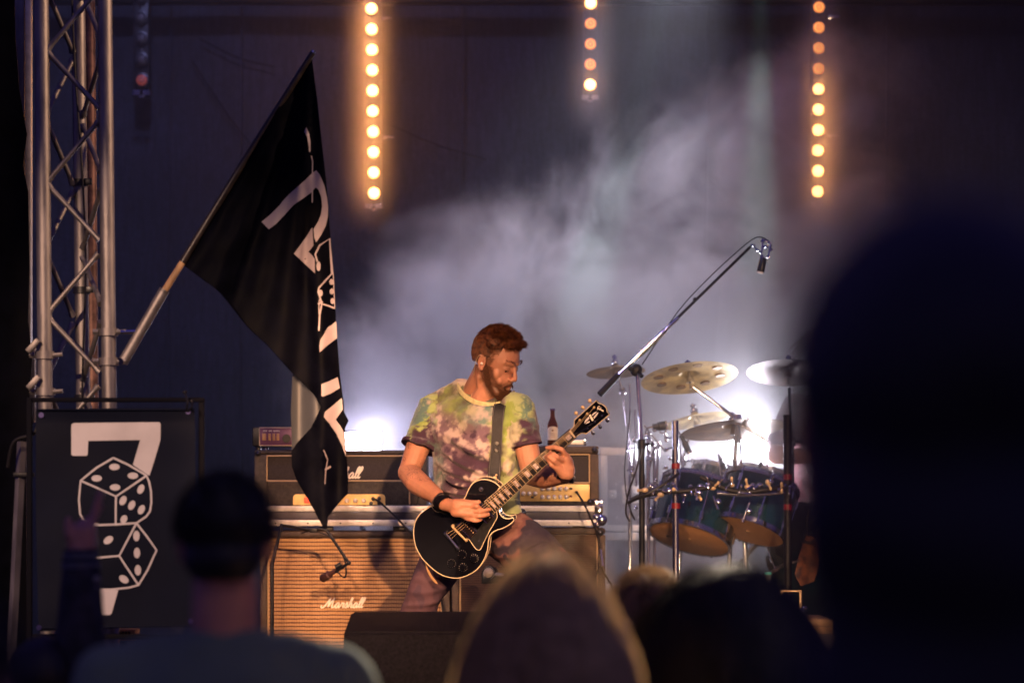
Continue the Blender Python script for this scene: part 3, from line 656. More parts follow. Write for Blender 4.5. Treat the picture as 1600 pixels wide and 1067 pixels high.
# left amp head
a1 = thing('amplifier_head', 'black and gold amplifier head with red switch behind the drooping flag', 'amplifier', P(532, 789.5, AD), 'amplifier heads on the shelf')
x0, x1, y0, y1 = 397, 667, 703, 789.5
bm = nb(); pbox(bm, x0, y0, x1, y0+7, AD, .26, .008); pbox(bm, x0, y0+7.2, x0+20, y1, AD, .26, .006); pbox(bm, x1-14, y0+7.2, x1, y1, AD, .26, .006); pbox(bm, x0+20.2, y0+7.2, x1-14.2, y1, AD+.05, .2, 0); obj('case_shell', bm, M['tolex'], a1)
bm = nb(); pbox(bm, x0+22, y0+9, x1-16, 750, AD+.012, .03, .002); obj('front_cloth', bm, M['grillh'], a1)
bm = nb(); pbox(bm, x0+20.5, 752, x1-14.5, y1-1, AD+.010, .035, .002); obj('lower_panel', bm, M['tolex'], a1)
piping(a1, x0+20, y0+9, x1-14, 751, AD+.004, 'tblr', .0032); piping(a1, 640, 753, 640.5, y1-2, AD+.004, 'l', .003)
bm = nb(); script(bm, MARSHALL, front_m(P(495, 747, AD-.0)), 8.6/364, .32, .16, .35); obj('script_logo', bm, M['logo'], a1)
bm = nb(); m4 = front_m(P(530, 780, AD-.002)); w_ = 72/364; 
rr = []
for k in range(9): a = math.pi/2*k/8; rr.append((w_-.016+.016*math.sin(a), .022-.016+.016*math.cos(a)))
pol = [(-x, y) for x, y in rr[::-1]]+rr+[(w_, -.024), (-w_, -.024)]
prism(bm, pol, -.01, .004, m4); obj('control_panel', bm, M['panel'], a1)
bm = nb(); pbox(bm, 475, 777, 483, 786, AD-.014, .014, .001); obj('power_switch', bm, M['redlamp'], a1)
for x in (500, 513, 526, 542, 555.5, 568.5):
    bm = nb(); lathe(bm, [(.0095, -.003), (.0095, .004), (.0075, .014), (.006, .016)], axis_m(P(x, 782, AD-.008), (0, -1, 0)), 18); obj('knob', bm, M['knob'], a1)
for (x, y) in ((583, 779), (592.5, 778.5), (592.5, 786), (580, 786)):
    bm = nb(); lathe(bm, [(.0085, -.003), (.0085, .004), (.004, .0045)], axis_m(P(x, y, AD-.008), (0, -1, 0)), 16); obj('jack_socket', bm, M['blackp'], a1)
corner_bits(a1, [(x0+6, y0+5), (x1-6, y0+5)], AD-.004, .010)
def cable(pts, r, label, m='cable', cat='cable'):
    bm = nb(); tube(bm, crv(pts, 7), r, 8); o = obj('instrument_cable', bm, M[m]); tag(o, label, cat); return o
cable([P(582, 778, AD-.01), P(590, 782, AD-.06), P(600, 790, AD-.05), P(618, 807, AD-.07), P(645, 836, AD-.09), P(662, 858, AD-.1), P(690, 940, AD-.12), P(700, 1060, AD-.15), P(720, 1102, AD-.3)], .0045, 'black instrument cable plugged into the left amplifier head')
# small processor on top of the head
t = thing('effects_unit', 'small purple fronted processor with four pale switches left of the flag', 'effects unit', P(435, 702.5, AD))
bm = nb(); pbox(bm, 394, 667, 482, 697, AD+.01, .18, .006); obj('case', bm, M['blackp'], t)
bm = nb(); pbox(bm, 406, 668.5, 480, 695.5, AD+.004, .01, .003); obj('faceplate', bm, M['purple'], t)
piping(t, 405.5, 668, 481, 696, AD+.002, 'tbl', .0016, 'cream')
for k, x in enumerate((409.5, 419, 425.5, 432)):
    bm = nb(); pbox(bm, x, 677, x+(6 if k == 0 else 4), 688, AD-.004, .01, .001); obj('switch', bm, M['wood'], t)
for x, n_ in ((411, 5), (420, 4), (427, 8)):
    bm = nb()
    for j in range(n_): pbox(bm, x+j*1.3, 672, x+j*1.3+.9, 674, AD+.0025, .003, 0)
    obj('lettering', bm, M['ivory'], t)
bm = nb(); lathe(bm, [(.018, 0), (.018, .012)], axis_m(P(448, 685, AD+.003), (0, -1, 0)), 18); obj('knob', bm, M['blackp'], t)
for x in (404, 415, 470):
    bm = nb(); lathe(bm, [(.012, 0), (.010, .0145)], Matrix.Translation(P(x, 702.6, AD+.05)), 12); obj('foot', bm, M['chrome'] if x == 415 else M['blackp'], t)

# floodlight behind the left head
M['flood'] = mat('lit_flood_panel', (1, 1, 1), .3, emit=(.93, .90, 1), estr=40)
def flood(label, cx, cy, w_, h_, d, stand_z):
    t = thing('floodlight', label, 'floodlight', (P(cx, cy, d).x, d+.05, stand_z), 'floodlights facing the audience')
    bm = nb(); pbox(bm, cx-w_/2, cy-h_/2, cx+w_/2, cy+h_/2, d, .01, .002); obj('lit_panel', bm, M['flood'], t)
    bm = nb(); pbox(bm, cx-w_/2-3, cy-h_/2-3, cx+w_/2+3, cy+h_/2+3, d+.011, .06, .006); obj('housing', bm, M['blackp'], t)
    c = P(cx, cy+h_/2+3, d+.04)
    if c.z-stand_z > .02:
        bm = nb(); tube(bm, [(c.x, c.y, c.z), (c.x, c.y, stand_z+.012)], .014, 12); lathe(bm, [(.14, 0), (.14, .01), (.03, .02)], Matrix.Translation((c.x, c.y, stand_z)), 24); obj('stand', bm, M['steel'], t)
    return t
flood('small rectangular floodlight blazing violet white above the left amplifier head', 567, 689, 56, 27, 12.35, STZ)
flood('blinding white floodlight shining through the cymbals of the drum kit', 1188, 702, 96, 30, 12.48, STZ)

# right amp head (tall, gold panel)
a2 = thing('amplifier_head', 'taller amplifier head with two rows of pale knobs under the beer bottle', 'amplifier', P(850, 789.5, AD), 'amplifier heads on the shelf')
x0, x1, y0, y1 = 762, 936, 696, 789.5
bm = nb(); pbox(bm, x0, y0, x1, y0+13, AD, .28, .010); pbox(bm, x0, y0+13.2, x0+14, y1, AD, .28, .006); pbox(bm, x1-14, y0+13.2, x1, y1, AD, .28, .006); pbox(bm, x0+14.2, y0+13.2, x1-14.2, y1, AD+.06, .2, 0); obj('case_shell', bm, M['tolexb'], a2)
bm = nb(); pbox(bm, x0+16, y0+15, x1-16, 754, AD+.02, .03, .002); obj('front_cloth', bm, M['grillh'], a2)
piping(a2, x0+15, y0+14, x1-15, 754, AD+.008, 'tblr', .003)
bm = nb(); pbox(bm, x0+15, 756, x1-14.5, 783, AD+.002, .03, .002); obj('control_panel', bm, M['panel'], a2)
bm = nb(); pbox(bm, x0+15, 783.5, x1-15, 789, AD+.006, .03, .001); obj('lower_rail', bm, M['tolex'], a2)
for x, y in [(809+9.2*k, 771) for k in range(4)]+[(848+9.2*k, 763.5) for k in range(5)]+[(848+9.2*k, 776.5) for k in range(5)]:
    bm = nb(); lathe(bm, [(.0095, -.002), (.0095, .005), (.0075, .014), (.0055, .0155)], axis_m(P(x, y, AD-.001), (0, -1, 0)), 16); obj('knob', bm, M['knob'], a2)
for (x, y, mm) in ((892, 763, 'blackp'), (892, 775, 'red'), (832, 776.5, 'blackp')):
    bm = nb(); pbox(bm, x-2.2, y-1.6, x+2.2, y+1.6, AD-.004, .008, .0008); obj('switch', bm, M[mm], a2)
bm = nb(); lathe(bm, [(.007, -.002), (.007, .012), (.005, .03)], axis_m(P(901, 769, AD-.001), (0, -1, 0)), 14); obj('jack_plug', bm, M['blackp'], a2)
corner_bits(a2, [(x1-7, y0+7), (x1-7, y1-6), (x1-14, y1-6)], AD-.004, .010)
cable([P(901, 769, AD-.03), P(910, 782, AD-.06), P(922, 806, AD-.10), P(932, 832, AD-.08), P(938, 862, AD-.06), P(942, 890, AD-.06), P(950, 905, AD-.05), P(958, 925, AD-.03), P(960, 1000, AD), P(965, 1102, AD)], .0045, 'black cable hanging from the right amplifier head past the cabinet edge')
bm = nb(); tube(bm, [P(938, 858, AD-.07), P(941, 884, AD-.07)], [.008, .009], 10); tube(bm, [P(938, 866, AD-.07), P(938.6, 868, AD-.07)], .0115, 10); o = obj('cable_connector', bm, M['chrome']); tag(o, 'silver cable connector hanging beside the right cabinet', 'connector')
cable([P(938, 884, AD-.05), P(930, 905, AD-.05), P(936, 935, AD-.05), P(950, 960, AD-.04), P(955, 1102, AD-.05)], .004, 'second looping black cable at the lower right of the brown cabinet')
# bottle + pale box on top
def bottle(label, px, ybase, d, H, glassm, capm=None, lab=True, lm='label'):
    c = P(px, ybase, d); t = thing('bottle', label, 'bottle', c)
    r = H*.145
    bm = nb(); lathe(bm, [(r*.9, 0), (r, .02*H), (r, .52*H), (r*.92, .60*H), (r*.5, .74*H), (r*.42, .80*H), (r*.40, .93*H), (r*.48, .94*H), (r*.48, .975*H)], Matrix.Translation(c), 28); obj('glass', bm, glassm, t)
    bm = nb(); lathe(bm, [(r*.52, .955*H), (r*.52, 1.0*H), (r*.3, 1.005*H)], Matrix.Translation(c), 20); obj('cap', bm, capm or M['chrome'], t)
    if lab:
        bm = nb(); n = 40
        for k in range(n):
            a0 = -math.pi*.82/2+math.pi*.82*k/n-math.pi/2; a1_ = a0+math.pi*.82/n
            def top(a): u = (a+math.pi/2)/(math.pi*.41); return (.40+.11*math.sqrt(max(0, 1-u*u)))*H
            q = [(c.x+r*1.02*math.cos(a), c.y+r*1.02*math.sin(a)) for a in (a0, a1_)]
            v = [bm.verts.new((q[0][0], q[0][1], c.z+.14*H)), bm.verts.new((q[1][0], q[1][1], c.z+.14*H)), bm.verts.new((q[1][0], q[1][1], c.z+top(a1_))), bm.verts.new((q[0][0], q[0][1], c.z+top(a0)))]
            bm.faces.new(v)
        bmesh.ops.remove_doubles(bm, verts=bm.verts[:], dist=1e-5); bmesh.ops.solidify(bm, geom=bm.faces[:], thickness=.0004); lo = obj('paper_label', bm, M[lm], t)
        bm = nb()
        for (w2_, h2, zz) in ((.5, .008, .32), (.42, .006, .28), (.55, .006, .22)):
            box(bm, (c.x-r*w2_, c.y-r*1.075, c.z+zz*H), (c.x+r*w2_, c.y-r*1.05, c.z+(zz+h2)*H))
        ell(bm, (c.x, c.y-r*1.03, c.z+.40*H), (r*.22, .002, r*.22)); obj('label_print', bm, M['wood'], lo)
    return t
bottle('brown beer bottle with cream label standing on the right amplifier head', 863.5, 695.5, AD+.06, .158, M['amber'])
t = thing('tuner_box', 'small pale flat box lying beside the bottle on the right amplifier', 'box', P(905, 695.6, AD+.05))
bm = nb(); pbox(bm, 886, 687, 912, 695, AD+.04, .10, .003); obj('case', bm, M['alu2'], t)
bm = nb(); pbox(bm, 912.3, 685, 916.5, 695.4, AD+.036, .11, .002); obj('end_plate', bm, M['chrome'], t)

# flight cases at right
def flightcase(label, x0, y0, x1, y1, d, dep, latch=True):
    t = thing('flight_case', label, 'flight case', P((x0+x1)/2, y1, d), 'flight cases behind the drum kit')
    bm = nb(); pbox(bm, x0+3, y0+3, x1-3, y1-3, d+.01, dep-.02, 0); obj('laminate_panel', bm, M['case'], t)
    for (a, b, c_, e_) in ((x0, y0, x1, y0+12), (x0, y1-10, x1, y1), (x0, y0+12.3, x0+11, y1-10.3), (x1-11, y0+12.3, x1, y1-10.3)):
        bm = nb(); pbox(bm, a, b, c_, e_, d, dep, .003); obj('aluminium_edge', bm, M['alu2'], t)
    if latch:
        for (lx, ly, s) in latch:
            bm = nb(); pbox(bm, lx-s, ly-s, lx+s, ly+s, d+.003, .012, .003); obj('latch_dish', bm, M['alu2'], t)
            bm = nb(); pbox(bm, lx-s*.5, ly-s*.6, lx+s*.5, ly+s*.6, d-.004, .010, .003); tube(bm, [P(lx-s*.9, ly, d-.006), P(lx+s*.9, ly, d-.006)], .004, 8); obj('latch', bm, M['chrome'], t)
        for (rx_, ry_) in ((x0+36, y0+24), (x0+25, y0+57), (x0+26, y1-22), (x0+60, y0+20), (x0+60, y1-22)):
            bm = nb(); ell(bm, P(rx_, ry_, d+.008), (.006, .004, .006), sub=1); obj('rivet', bm, M['chrome'], t)
    return t
flightcase('upright flight case with pale edges between the right amplifier and drums', 938, 699, 1150, 830, 12.6, .5, ((986, 772, 14), (957, 772, 6)))
flightcase('lower dark flight case under the upright case behind the drums', 936, 832, 1280, 922, 12.55, .55, ())
flightcase('lowest flight case at floor level behind the crowd heads', 900, 924, 1330, 1078, 12.5, .6, ())

# wedge monitor at the stage edge
t = thing('monitor_wedge', 'black wedge stage monitor lying in front of the guitarist', 'stage monitor', (P(650, 0, 9.3).x, 9.3, STZ))
xl = P(541, 0, 9.25).x; xr = P(770, 0, 9.25).x; z0 = STZ; zt = P(0, 955, 9.25).z
prof = [(9.02, z0+.02), (8.98, z0+.14), (9.10, P(0, 987, 9.1).z), (9.25, zt), (9.40, zt-.01), (9.62, z0+.02)]
bm = nb(); L_ = [bm.verts.new((xl+(.02 if i in (3, 4) else 0), y, z)) for i, (y, z) in enumerate(prof)]; R2 = [bm.verts.new((xr-(.02 if i in (3, 4) else 0), y, z)) for i, (y, z) in enumerate(prof)]
bm.faces.new(L_); bm.faces.new(R2[::-1])
for i in range(len(prof)): j = (i+1) % len(prof); bm.faces.new((L_[i], L_[j], R2[j], R2[i]))
bmesh.ops.bevel(bm, geom=bm.edges[:], offset=.008, segments=2, affect='EDGES')
obj('cabinet', bm, mat('worn_black_paint', (.007, .006, .009), .6, 0, .5, 90, .8, 300, spec=.10), t)
bm = nb(); q = [Vector((xl+.05, 9.415, zt-.035)), Vector((xr-.05, 9.415, zt-.035)), Vector((xr-.05, 9.60, z0+.07)), Vector((xl+.05, 9.60, z0+.07))]
nn = Vector((0, .9, .43)).normalized(); a_ = [bm.verts.new(p+nn*.012) for p in q]; b_ = [bm.verts.new(p-nn*.004) for p in q]
bm.faces.new(a_); bm.faces.new(b_[::-1])
for i in range(4): bm.faces.new((a_[i], a_[(i+1) % 4], b_[(i+1) % 4], b_[i]))
obj('grille', bm, M['steel'], t)
for xx in (xl+.05, xr-.05):
    bm = nb(); box(bm, (xx-.02, 9.05, STZ), (xx+.02, 9.58, STZ+.022), .002); obj('foot', bm, M['blackp'], t)
# ================================================================ microphones in front of the cabinets
t = thing('cabinet_microphone', 'dark microphone on a short jointed boom aimed at the tan grille below the flag tip', 'microphone', P(452, 1130, 10.9))
d = 11.15
bm = nb(); tube(bm, crv([P(486, 827, d), P(498, 826, d), P(512, 829, d)]), .006, 10); box(bm, P(484, 832, d-.01), P(496, 825, d+.01), .003); obj('clamp', bm, M['steel'], t)
bm = nb(); tube(bm, [P(511, 829, d), P(545, 879, d-.03)], .0062, 12); ell(bm, P(545, 879, d-.03), (.010,)*3); tube(bm, [P(545, 879, d-.03), P(525, 893, d+.02)], .006, 10); obj('boom_arm', bm, M['steel'], t)
a = P(527, 890, d+.02); b = P(503, 904, d+.10); dd = (b-a).normalized()
bm = nb(); tube(bm, [a, a+(b-a)*.5, a+(b-a)*.52, b-dd*.008, b], [.009, .012, .017, .018, .012], 18); obj('body', bm, mat('worn_red_brown_mic', (.07, .030, .028), .5), t)
bm = nb(); tube(bm, [P(524, 886, d), P(533, 881, d)], .010, 12); obj('holder', bm, M['steel'], t)
bm = nb(); tube(bm, crv([P(526, 892, d), P(538, 902, d), P(541, 890, d-.02), P(536, 868, d-.01), P(520, 842, d-.01), P(500, 832, d), P(486, 828, d), P(470, 834, d+.02)]), .003, 6); obj('mic_cable', bm, M['cable'], t)
bm = nb(); tube(bm, [P(486, 828, d), P(440, 820, d), P(425, 880, d-.1), P(425, 1085, d-.1)], .008, 10); lathe(bm, [(.11, 0), (.11, .012), (.02, .02)], Matrix.Translation(Vector((P(425, 0, d-.1).x, d-.1, STZ))), 24); obj('stand', bm, M['steel'], t)
t['category'] = 'microphone'
t = thing('cabinet_microphone', 'small round headed microphone facing the brown cabinet behind the guitarist knee', 'microphone', (P(790, 0, 11.2).x, 11.2, STZ))
m4 = axis_m(P(764, 895, 11.25), (-.25, -.9, .1))
bm = nb(); lathe(bm, [(.030, -.05), (.032, 0), (.028, .006), (.026, .006)], m4, 24); box(bm, P(752, 912, 11.24), P(779, 893, 11.30), .008); obj('body', bm, M['blackp'], t)
bm = nb(); lathe(bm, [(.021, .004), (.020, .014), (.012, .020), (.002, .022)], m4, 20); obj('front_cap', bm, mat('grey_cap', (.35, .27, .20), .4), t)
bm = nb(); tube(bm, [P(772, 897, 11.25), P(790, 900, 11.22)], .010, 10); obj('knob', bm, M['alu'], t)
bm = nb(); tube(bm, [P(780, 900, 11.25), P(790, 905, 11.2), (P(790, 0, 11.2).x, 11.2, STZ+.012)], .007, 10); lathe(bm, [(.1, 0), (.1, .012), (.02, .02)], Matrix.Translation(Vector((P(790, 0, 11.2).x, 11.2, STZ))), 24); obj('stand', bm, M['steel'], t)

# ================================================================ drum kit
KD = 11.9
def stand_tube(par, pts, r, m='chrome', name='tube', n=12):
    bm = nb(); tube(bm, pts, r, n); return obj(name, bm, M[m], par)
def tripod(par, c, m='chrome'):
    for k in range(3):
        a = 2*math.pi*k/3+.4; bm = nb(); tube(bm, [c+Vector((0, 0, .32)), c+Vector((math.cos(a)*.22, math.sin(a)*.22, .012))], .008, 8); ell(bm, c+Vector((math.cos(a)*.22, math.sin(a)*.22, .012)), (.012,)*3, sub=1); obj('leg', bm, M[m], par)
def collar(par, p, r=.02, m='chrome', wing=1):
    bm = nb(); p = Vector(p); lathe(bm, [(r*.8, -.022), (r, -.018), (r, .018), (r*.8, .022)], Matrix.Translation(p), 16)
    tube(bm, [p, p+Vector((.035*wing, -.02, 0))], .006, 8); ell(bm, p+Vector((.042*wing, -.024, 0)), (.005, .004, .014), sub=1)
    return obj('collar', bm, M[m], par)
# overhead microphone on boom stand
ob = thing('overhead_microphone_stand', 'tall boom stand holding a small overhead microphone high above the drums', 'microphone stand', (P(1003, 0, 11.6).x, 11.6, STZ))
d = 11.6; base = Vector((P(1003, 0, d).x, d, STZ))
stand_tube(ob, [base+Vector((0, 0, .02)), P(1003, 690, d)], .013, 'steel'); stand_tube(ob, [P(1003, 700, d), P(996, 585, d)], .009, 'chrome', 'inner_tube'); tripod(ob, base, 'steel'); collar(ob, P(1003, 694, d), .018, 'steel')
bm = nb(); tube(bm, [P(937, 616, d-.1), P(966, 586, d-.06)], .014, 14); obj('counterweight', bm, M['steel'], ob)
stand_tube(ob, [P(964, 588, d-.06), P(1040, 515, d), P(1060, 496, d)], .0085, 'chrome', 'boom_tube'); stand_tube(ob, [P(1035, 520, d), P(1172, 386, d+.1)], .0065, 'steel', 'boom_arm')
stand_tube(ob, [P(998, 556, d), P(1040, 516, d)], .0125, 'chrome', 'boom_sleeve')
bm = nb(); ell(bm, P(994, 578, d), (.028, .02, .03)); tube(bm, [P(994, 578, d), P(1003, 588, d-.03)], .01, 10); ell(bm, P(986, 576, d-.02), (.014, .012, .012)); obj('swivel', bm, M['steel'], ob)
bm = nb(); ell(bm, P(1086, 468, d+.03), (.010,)*3); obj('cable_clip', bm, M['steel'], ob)
bm = nb(); tube(bm, crv([P(1003, 570, d), P(1060, 486, d), P(1110, 432, d), P(1150, 395, d+.08), P(1176, 374, d+.1), P(1190, 371, d+.1), P(1204, 380, d+.1), P(1203, 392, d+.1), P(1196, 406, d+.1)]), .0028, 6); obj('mic_cable', bm, M['cable'], ob)
bm = nb()
for (x, y, r_) in ((1176, 384, .014), (1183, 391, .011), (1192, 377, .013), (1201, 380, .010), (1196, 386, .014), (1206, 390, .008), (1187, 395, .009), (1190, 402, .011), (1200, 402, .009)): ell(bm, P(x, y, d+.09), (r_, r_*.9, r_*.8), sub=1)
for (a, b) in (((1174, 384), (1186, 392)), ((1190, 374), (1206, 380)), ((1196, 384), (1206, 392)), ((1186, 392), (1194, 404)), ((1204, 380), (1200, 404)), ((1192, 377), (1190, 395))): tube(bm, [P(a[0], a[1], d+.09), P(b[0], b[1], d+.09)], .0045, 8)
obj('shock_mount', bm, M['chrome'], ob)
bm = nb(); a = P(1193, 403, d+.09); b = P(1188, 426, d+.09); tube(bm, [a, a+(b-a)*.15, b-(b-a)*.08, b], [.010, .016, .017, .012], 18); o = obj('microphone', bm, M['blackp'], ob)
bm = nb(); dd = (b-a).normalized(); tube(bm, [b-dd*.003, b+dd*.003], [.0172, .0150], 18); obj('grille_ring', bm, M['ivory'], o)

def cymbal(label, cx, cy, rpx, ratio, roll, d, m='brass', lip=None, holes=False, stem=True, group='cymbals of the drum kit', topnut=True):
    r = rpx*d/F; c = P(cx, cy, d)
    # tilt: near edge up so that the underside shows
    ph = math.asin(ratio); 
    z = Vector((math.sin(R(roll)), 0, math.cos(R(roll)))); z = (z*math.cos(ph)+Vector((0, 1, 0))*(math.sin(ph))).normalized()   # up axis leans away
    m4 = axis_m(c, z)
    t = thing('cymbal', label, 'cymbal', c, group)
    bm = nb(); N = 96
    prof = [(.006, .030), (r*.10, .028), (r*.16, .020), (r*.20, .012), (r*.24, .009), (r*.6, .003), (r, -.008)]
    up = lathe(bm, prof, m4, N, False)
    if holes:
        pass
    bmesh.ops.solidify(bm, geom=bm.faces[:], thickness=.0015)
    obj('bronze_disc', bm, M[m], t, 60)
    if holes:
        for k in range(8):
            a = 2*math.pi*k/8+.2; q = m4 @ Vector((math.cos(a)*r*.66, math.sin(a)*r*.66, .002))
            bm = nb(); lathe(bm, [(.017, -.0045), (.022, -.0045), (.022, .0045), (.017, .0045)], axis_m(q, z), 18); obj('hole_rim', bm, M['brassd'], t)
    bm = nb(); lathe(bm, [(.006, -.06), (.006, .075)], m4, 10); lathe(bm, [(.016, .03), (.018, .036), (.018, .046), (.010, .05)], m4, 14); lathe(bm, [(.018, -.03), (.018, -.012), (.012, 0)], m4, 14)
    if topnut: lathe(bm, [(.008, .052), (.014, .058), (.014, .068), (.005, .07)], m4, 10)
    obj('centre_bolt', bm, M['chrome'], t)
    return t, c, z
c1, p1, z1 = cymbal('small cymbal edge on at far left of the kit behind the boom stand', 962, 579, 46, .17, -4, 12.2, 'brassd')
c2, p2, z2_ = cymbal('wide pierced cymbal glowing pale gold beside the boom stand', 1077, 588, 76, .28, -6, 11.8, 'brass', holes=True)
c3, p3, z3_ = cymbal('little splash cymbal tilted behind the large low cymbal', 1087, 655, 52, .18, -11, 12.1, 'brass')
c4, p4, z4_ = cymbal('large low cymbal with streaked underside in front of the floodlight', 1146, 669, 83, .17, -5, 11.85, 'brassd')
c5, p5, z5_ = cymbal('dark cymbal at the right edge half behind the tall foreground head', 1232, 580, 66, .27, 2, 11.9, 'smoked')
# cymbal stands
def cstand(label, base_px, joints, d, m='chrome', r=.011, grp='drum hardware stands'):
    base = Vector((P(base_px, 0, d).x, d, STZ)); t = thing('cymbal_stand', label, 'cymbal stand', base, grp)
    tripod(t, base, m); pts = [P(*j) for j in joints]
    bm = nb(); tube(bm, [base+Vector((0, 0, .05)), pts[0]], r, 14); obj('lower_tube', bm, M[m], t); collar(t, pts[0], r*1.7, m)
    for a, b in zip(pts[:-1], pts[1:]):
        bm = nb(); tube(bm, [a, b], r*.62, 12); obj('boom_arm', bm, M[m], t)
        bm = nb(); ell(bm, a, (.020, .016, .022)); ell(bm, a+Vector((0, -.02, .0)), (.008, .010, .008), sub=1); obj('tilter', bm, M[m], t)
    return t
cstand('chrome stand with arm reaching left to the wide pierced cymbal', 1128, [(1152, 655, 11.8), (1152, 655, 11.8), (1083, 604, 11.78)], 11.95)
cstand('chrome stand under the large low cymbal', 1172, [(1160, 740, 11.9), (1154, 660, 11.85), (1200, 690, 11.85)], 12.0)
cstand('chrome stand under the small splash cymbal', 1056, [(1066, 720, 12.15), (1080, 672, 12.1)], 12.2)
cstand('chrome stand under the leftmost edge on cymbal', 985, [(984, 700, 12.25), (973, 612, 12.25), (964, 584, 12.2)], 12.3)
cstand('black stand under the dark cymbal at right', 1240, [(1238, 690, 11.95), (1234, 606, 11.9)], 12.0, 'steel')
# big rack posts and bars
rk = thing('drum_rack', 'chrome and black tube rack with clamps crossing in front of the drums', 'drum rack', (P(1120, 0, 11.55).x, 11.55, STZ))
d = 11.5
b0 = P(1057, 0, d).x; stand_tube(rk, [(b0, d, STZ+.03), P(1055, 657, d)], .0145, 'darkchrome', 'upright', 22); stand_tube(rk, [(P(1232, 0, d).x, d, STZ+.03), P(1231, 648, d)], .018, 'steel', 'upright', 22)
for x in (1057, 1232):
    bm = nb(); c = Vector((P(x, 0, d).x, d, STZ)); tube(bm, [c+Vector((0, -.25, .02)), c+Vector((0, .25, .02))], .018, 12); obj('foot', bm, M['steel'], rk)
for (x, ys) in ((1057, (728, 790)), (1232, (745, 792))):
    for y in ys:
        bm = nb(); c = P(x-.8, y, d); lathe(bm, [(.0192, -.012), (.0192, .012)], Matrix.Translation(c), 18); obj('red_band', bm, M['red'], rk)
stand_tube(rk, crv([P(1004, 774, d-.01), P(1040, 768, d-.03), P(1080, 766, d-.04), P(1120, 758, d-.03)]), .0115, 'steel', 'crossbar', 14)
stand_tube(rk, crv([P(1095, 745, d-.01), P(1130, 762, d-.03), P(1160, 768, d-.03), P(1205, 764, d-.03), P(1236, 757, d)]), .0115, 'steel', 'crossbar', 14)
stand_tube(rk, crv([P(1120, 770, d), P(1170, 772, d), P(1232, 769, d)]), .010, 'chrome', 'crossbar', 14)
random.seed(11)
for k in range(26):
    x = 1008+k*9+random.uniform(-3, 3); y = 764+random.uniform(-8, 9)+(-6 if x > 1180 else 0)
    bm = nb(); c = P(x, y, d-.03); ell(bm, c, (random.uniform(.008, .016), .014, random.uniform(.008, .014)), sub=2)
    a = random.uniform(0, 6.28); tube(bm, [c, c+Vector((math.cos(a)*.028, -.02, math.sin(a)*.028))], .005, 8); ell(bm, c+Vector((math.cos(a)*.03, -.022, math.sin(a)*.03)), (.006, .005, .009), sub=1)
    obj('clamp', bm, M['chrome' if k % 3 else 'gold'], rk)
for (x, y, l, a) in ((1088, 772, .05, .1), (1166, 800, .09, -.35), (1118, 785, .06, .35), (1041, 768, .04, 1.2)):
    bm = nb(); c = P(x, y, d-.05); tube(bm, [c+Vector((math.sin(a)*l*.5, 0, -math.cos(a)*l*.5)), c-Vector((math.sin(a)*l*.5, 0, -math.cos(a)*l*.5))], [.007, .005], 10); ell(bm, c+Vector((.012, -.004, .004)), (.014, .010, .014), sub=2); obj('thumb_screw', bm, M['chrome'], rk)
# drums
def drum(name, label, cx, cy, rpx, ratio, roll, d, depth, head='drumhead', group='hanging toms of the drum kit'):
    r = rpx*d/F; c = P(cx, cy, d); ph = math.asin(ratio)
    z = (Vector((math.sin(R(roll)), 0, math.cos(R(roll))))*math.cos(ph)+Vector((0, 1, 0))*math.sin(ph)).normalized()
    m4 = axis_m(c, z); t = thing(name, label, 'drum', c, group)
    bm = nb(); lathe(bm, [(r*.985, .012), (r*.985, depth-.012)], m4, 56); obj('shell', bm, M['teal'], t)
    for zz, s in ((0, 1), (depth, -1)):
        bm = nb(); lathe(bm, [(r*.97, -.006*s+zz), (r*1.03, -.006*s+zz), (r*1.035, .016*s+zz), (r*1.0, .018*s+zz)], m4, 56, False); bmesh.ops.solidify(bm, geom=bm.faces[:], thickness=.003); obj('hoop', bm, M['chrome'], t)
        bm = nb(); lathe(bm, [(.001, -.0035*s+zz), (r*.965, -.003*s+zz), (r*.985, 0*s+zz)], m4, 56, False); bmesh.ops.solidify(bm, geom=bm.faces[:], thickness=.001); h = obj('drumhead', bm, M[head], t)
        if s == 1:
            bm = nb(); q = m4 @ Vector((0, 0, -.005)); script(bm, _G[:1]+_shift(_A, 1.2), m4 @ Matrix.Translation((r*.1, r*.55, -.0045)) @ Matrix.Rotation(math.pi, 4, 'X'), .012, .2, .16, .15); obj('printed_mark', bm, M['blackp'], h)
            bm = nb(); lathe(bm, [(.001, -.0045), (.011, -.0045), (.011, -.003)], m4, 16); obj('centre_dot', bm, M['wood'], h)
    for k in range(8):
        a = 2*math.pi*k/8+.15
        for zz in (.0, ):
            bm = nb(); q0 = m4 @ Vector((math.cos(a)*r*1.03, math.sin(a)*r*1.03, -.004)); q1 = m4 @ Vector((math.cos(a)*r*1.03, math.sin(a)*r*1.03, depth+.004)); tube(bm, [q0, q1], .0032, 6)
            for f_ in (.22, .78):
                q = q0.lerp(q1, f_); tube(bm, [q0.lerp(q1, f_-.07), q0.lerp(q1, f_+.07)], .009, 10)
            ell(bm, q0, (.007,)*3, sub=1); ell(bm, q1, (.007,)*3, sub=1)
            obj('tension_lug', bm, M['chrome'], t)
    return t
drum('floor_tom', 'larger floor tom with amber underside hanging at the left of the kit', 1077, 841, 65, .32, 17, 11.8, .25)
drum('floor_tom', 'floor tom with amber underside hanging in the middle of the kit', 1169, 829, 59, .27, 19, 11.75, .23)
drum('rack_tom', 'dark rack tom behind the chrome rack under the splash cymbal', 1112, 782, 42, .18, 16, 12.15, .15)
drum('rack_tom', 'dark rack tom below the floodlight behind the crossbars', 1186, 786, 44, .15, 14, 12.15, .15)
drum('bass_drum', 'big dark bass drum low behind the hanging toms', 1240, 905, 88, .93, -10, 12.2, -.38, 'banner', None)
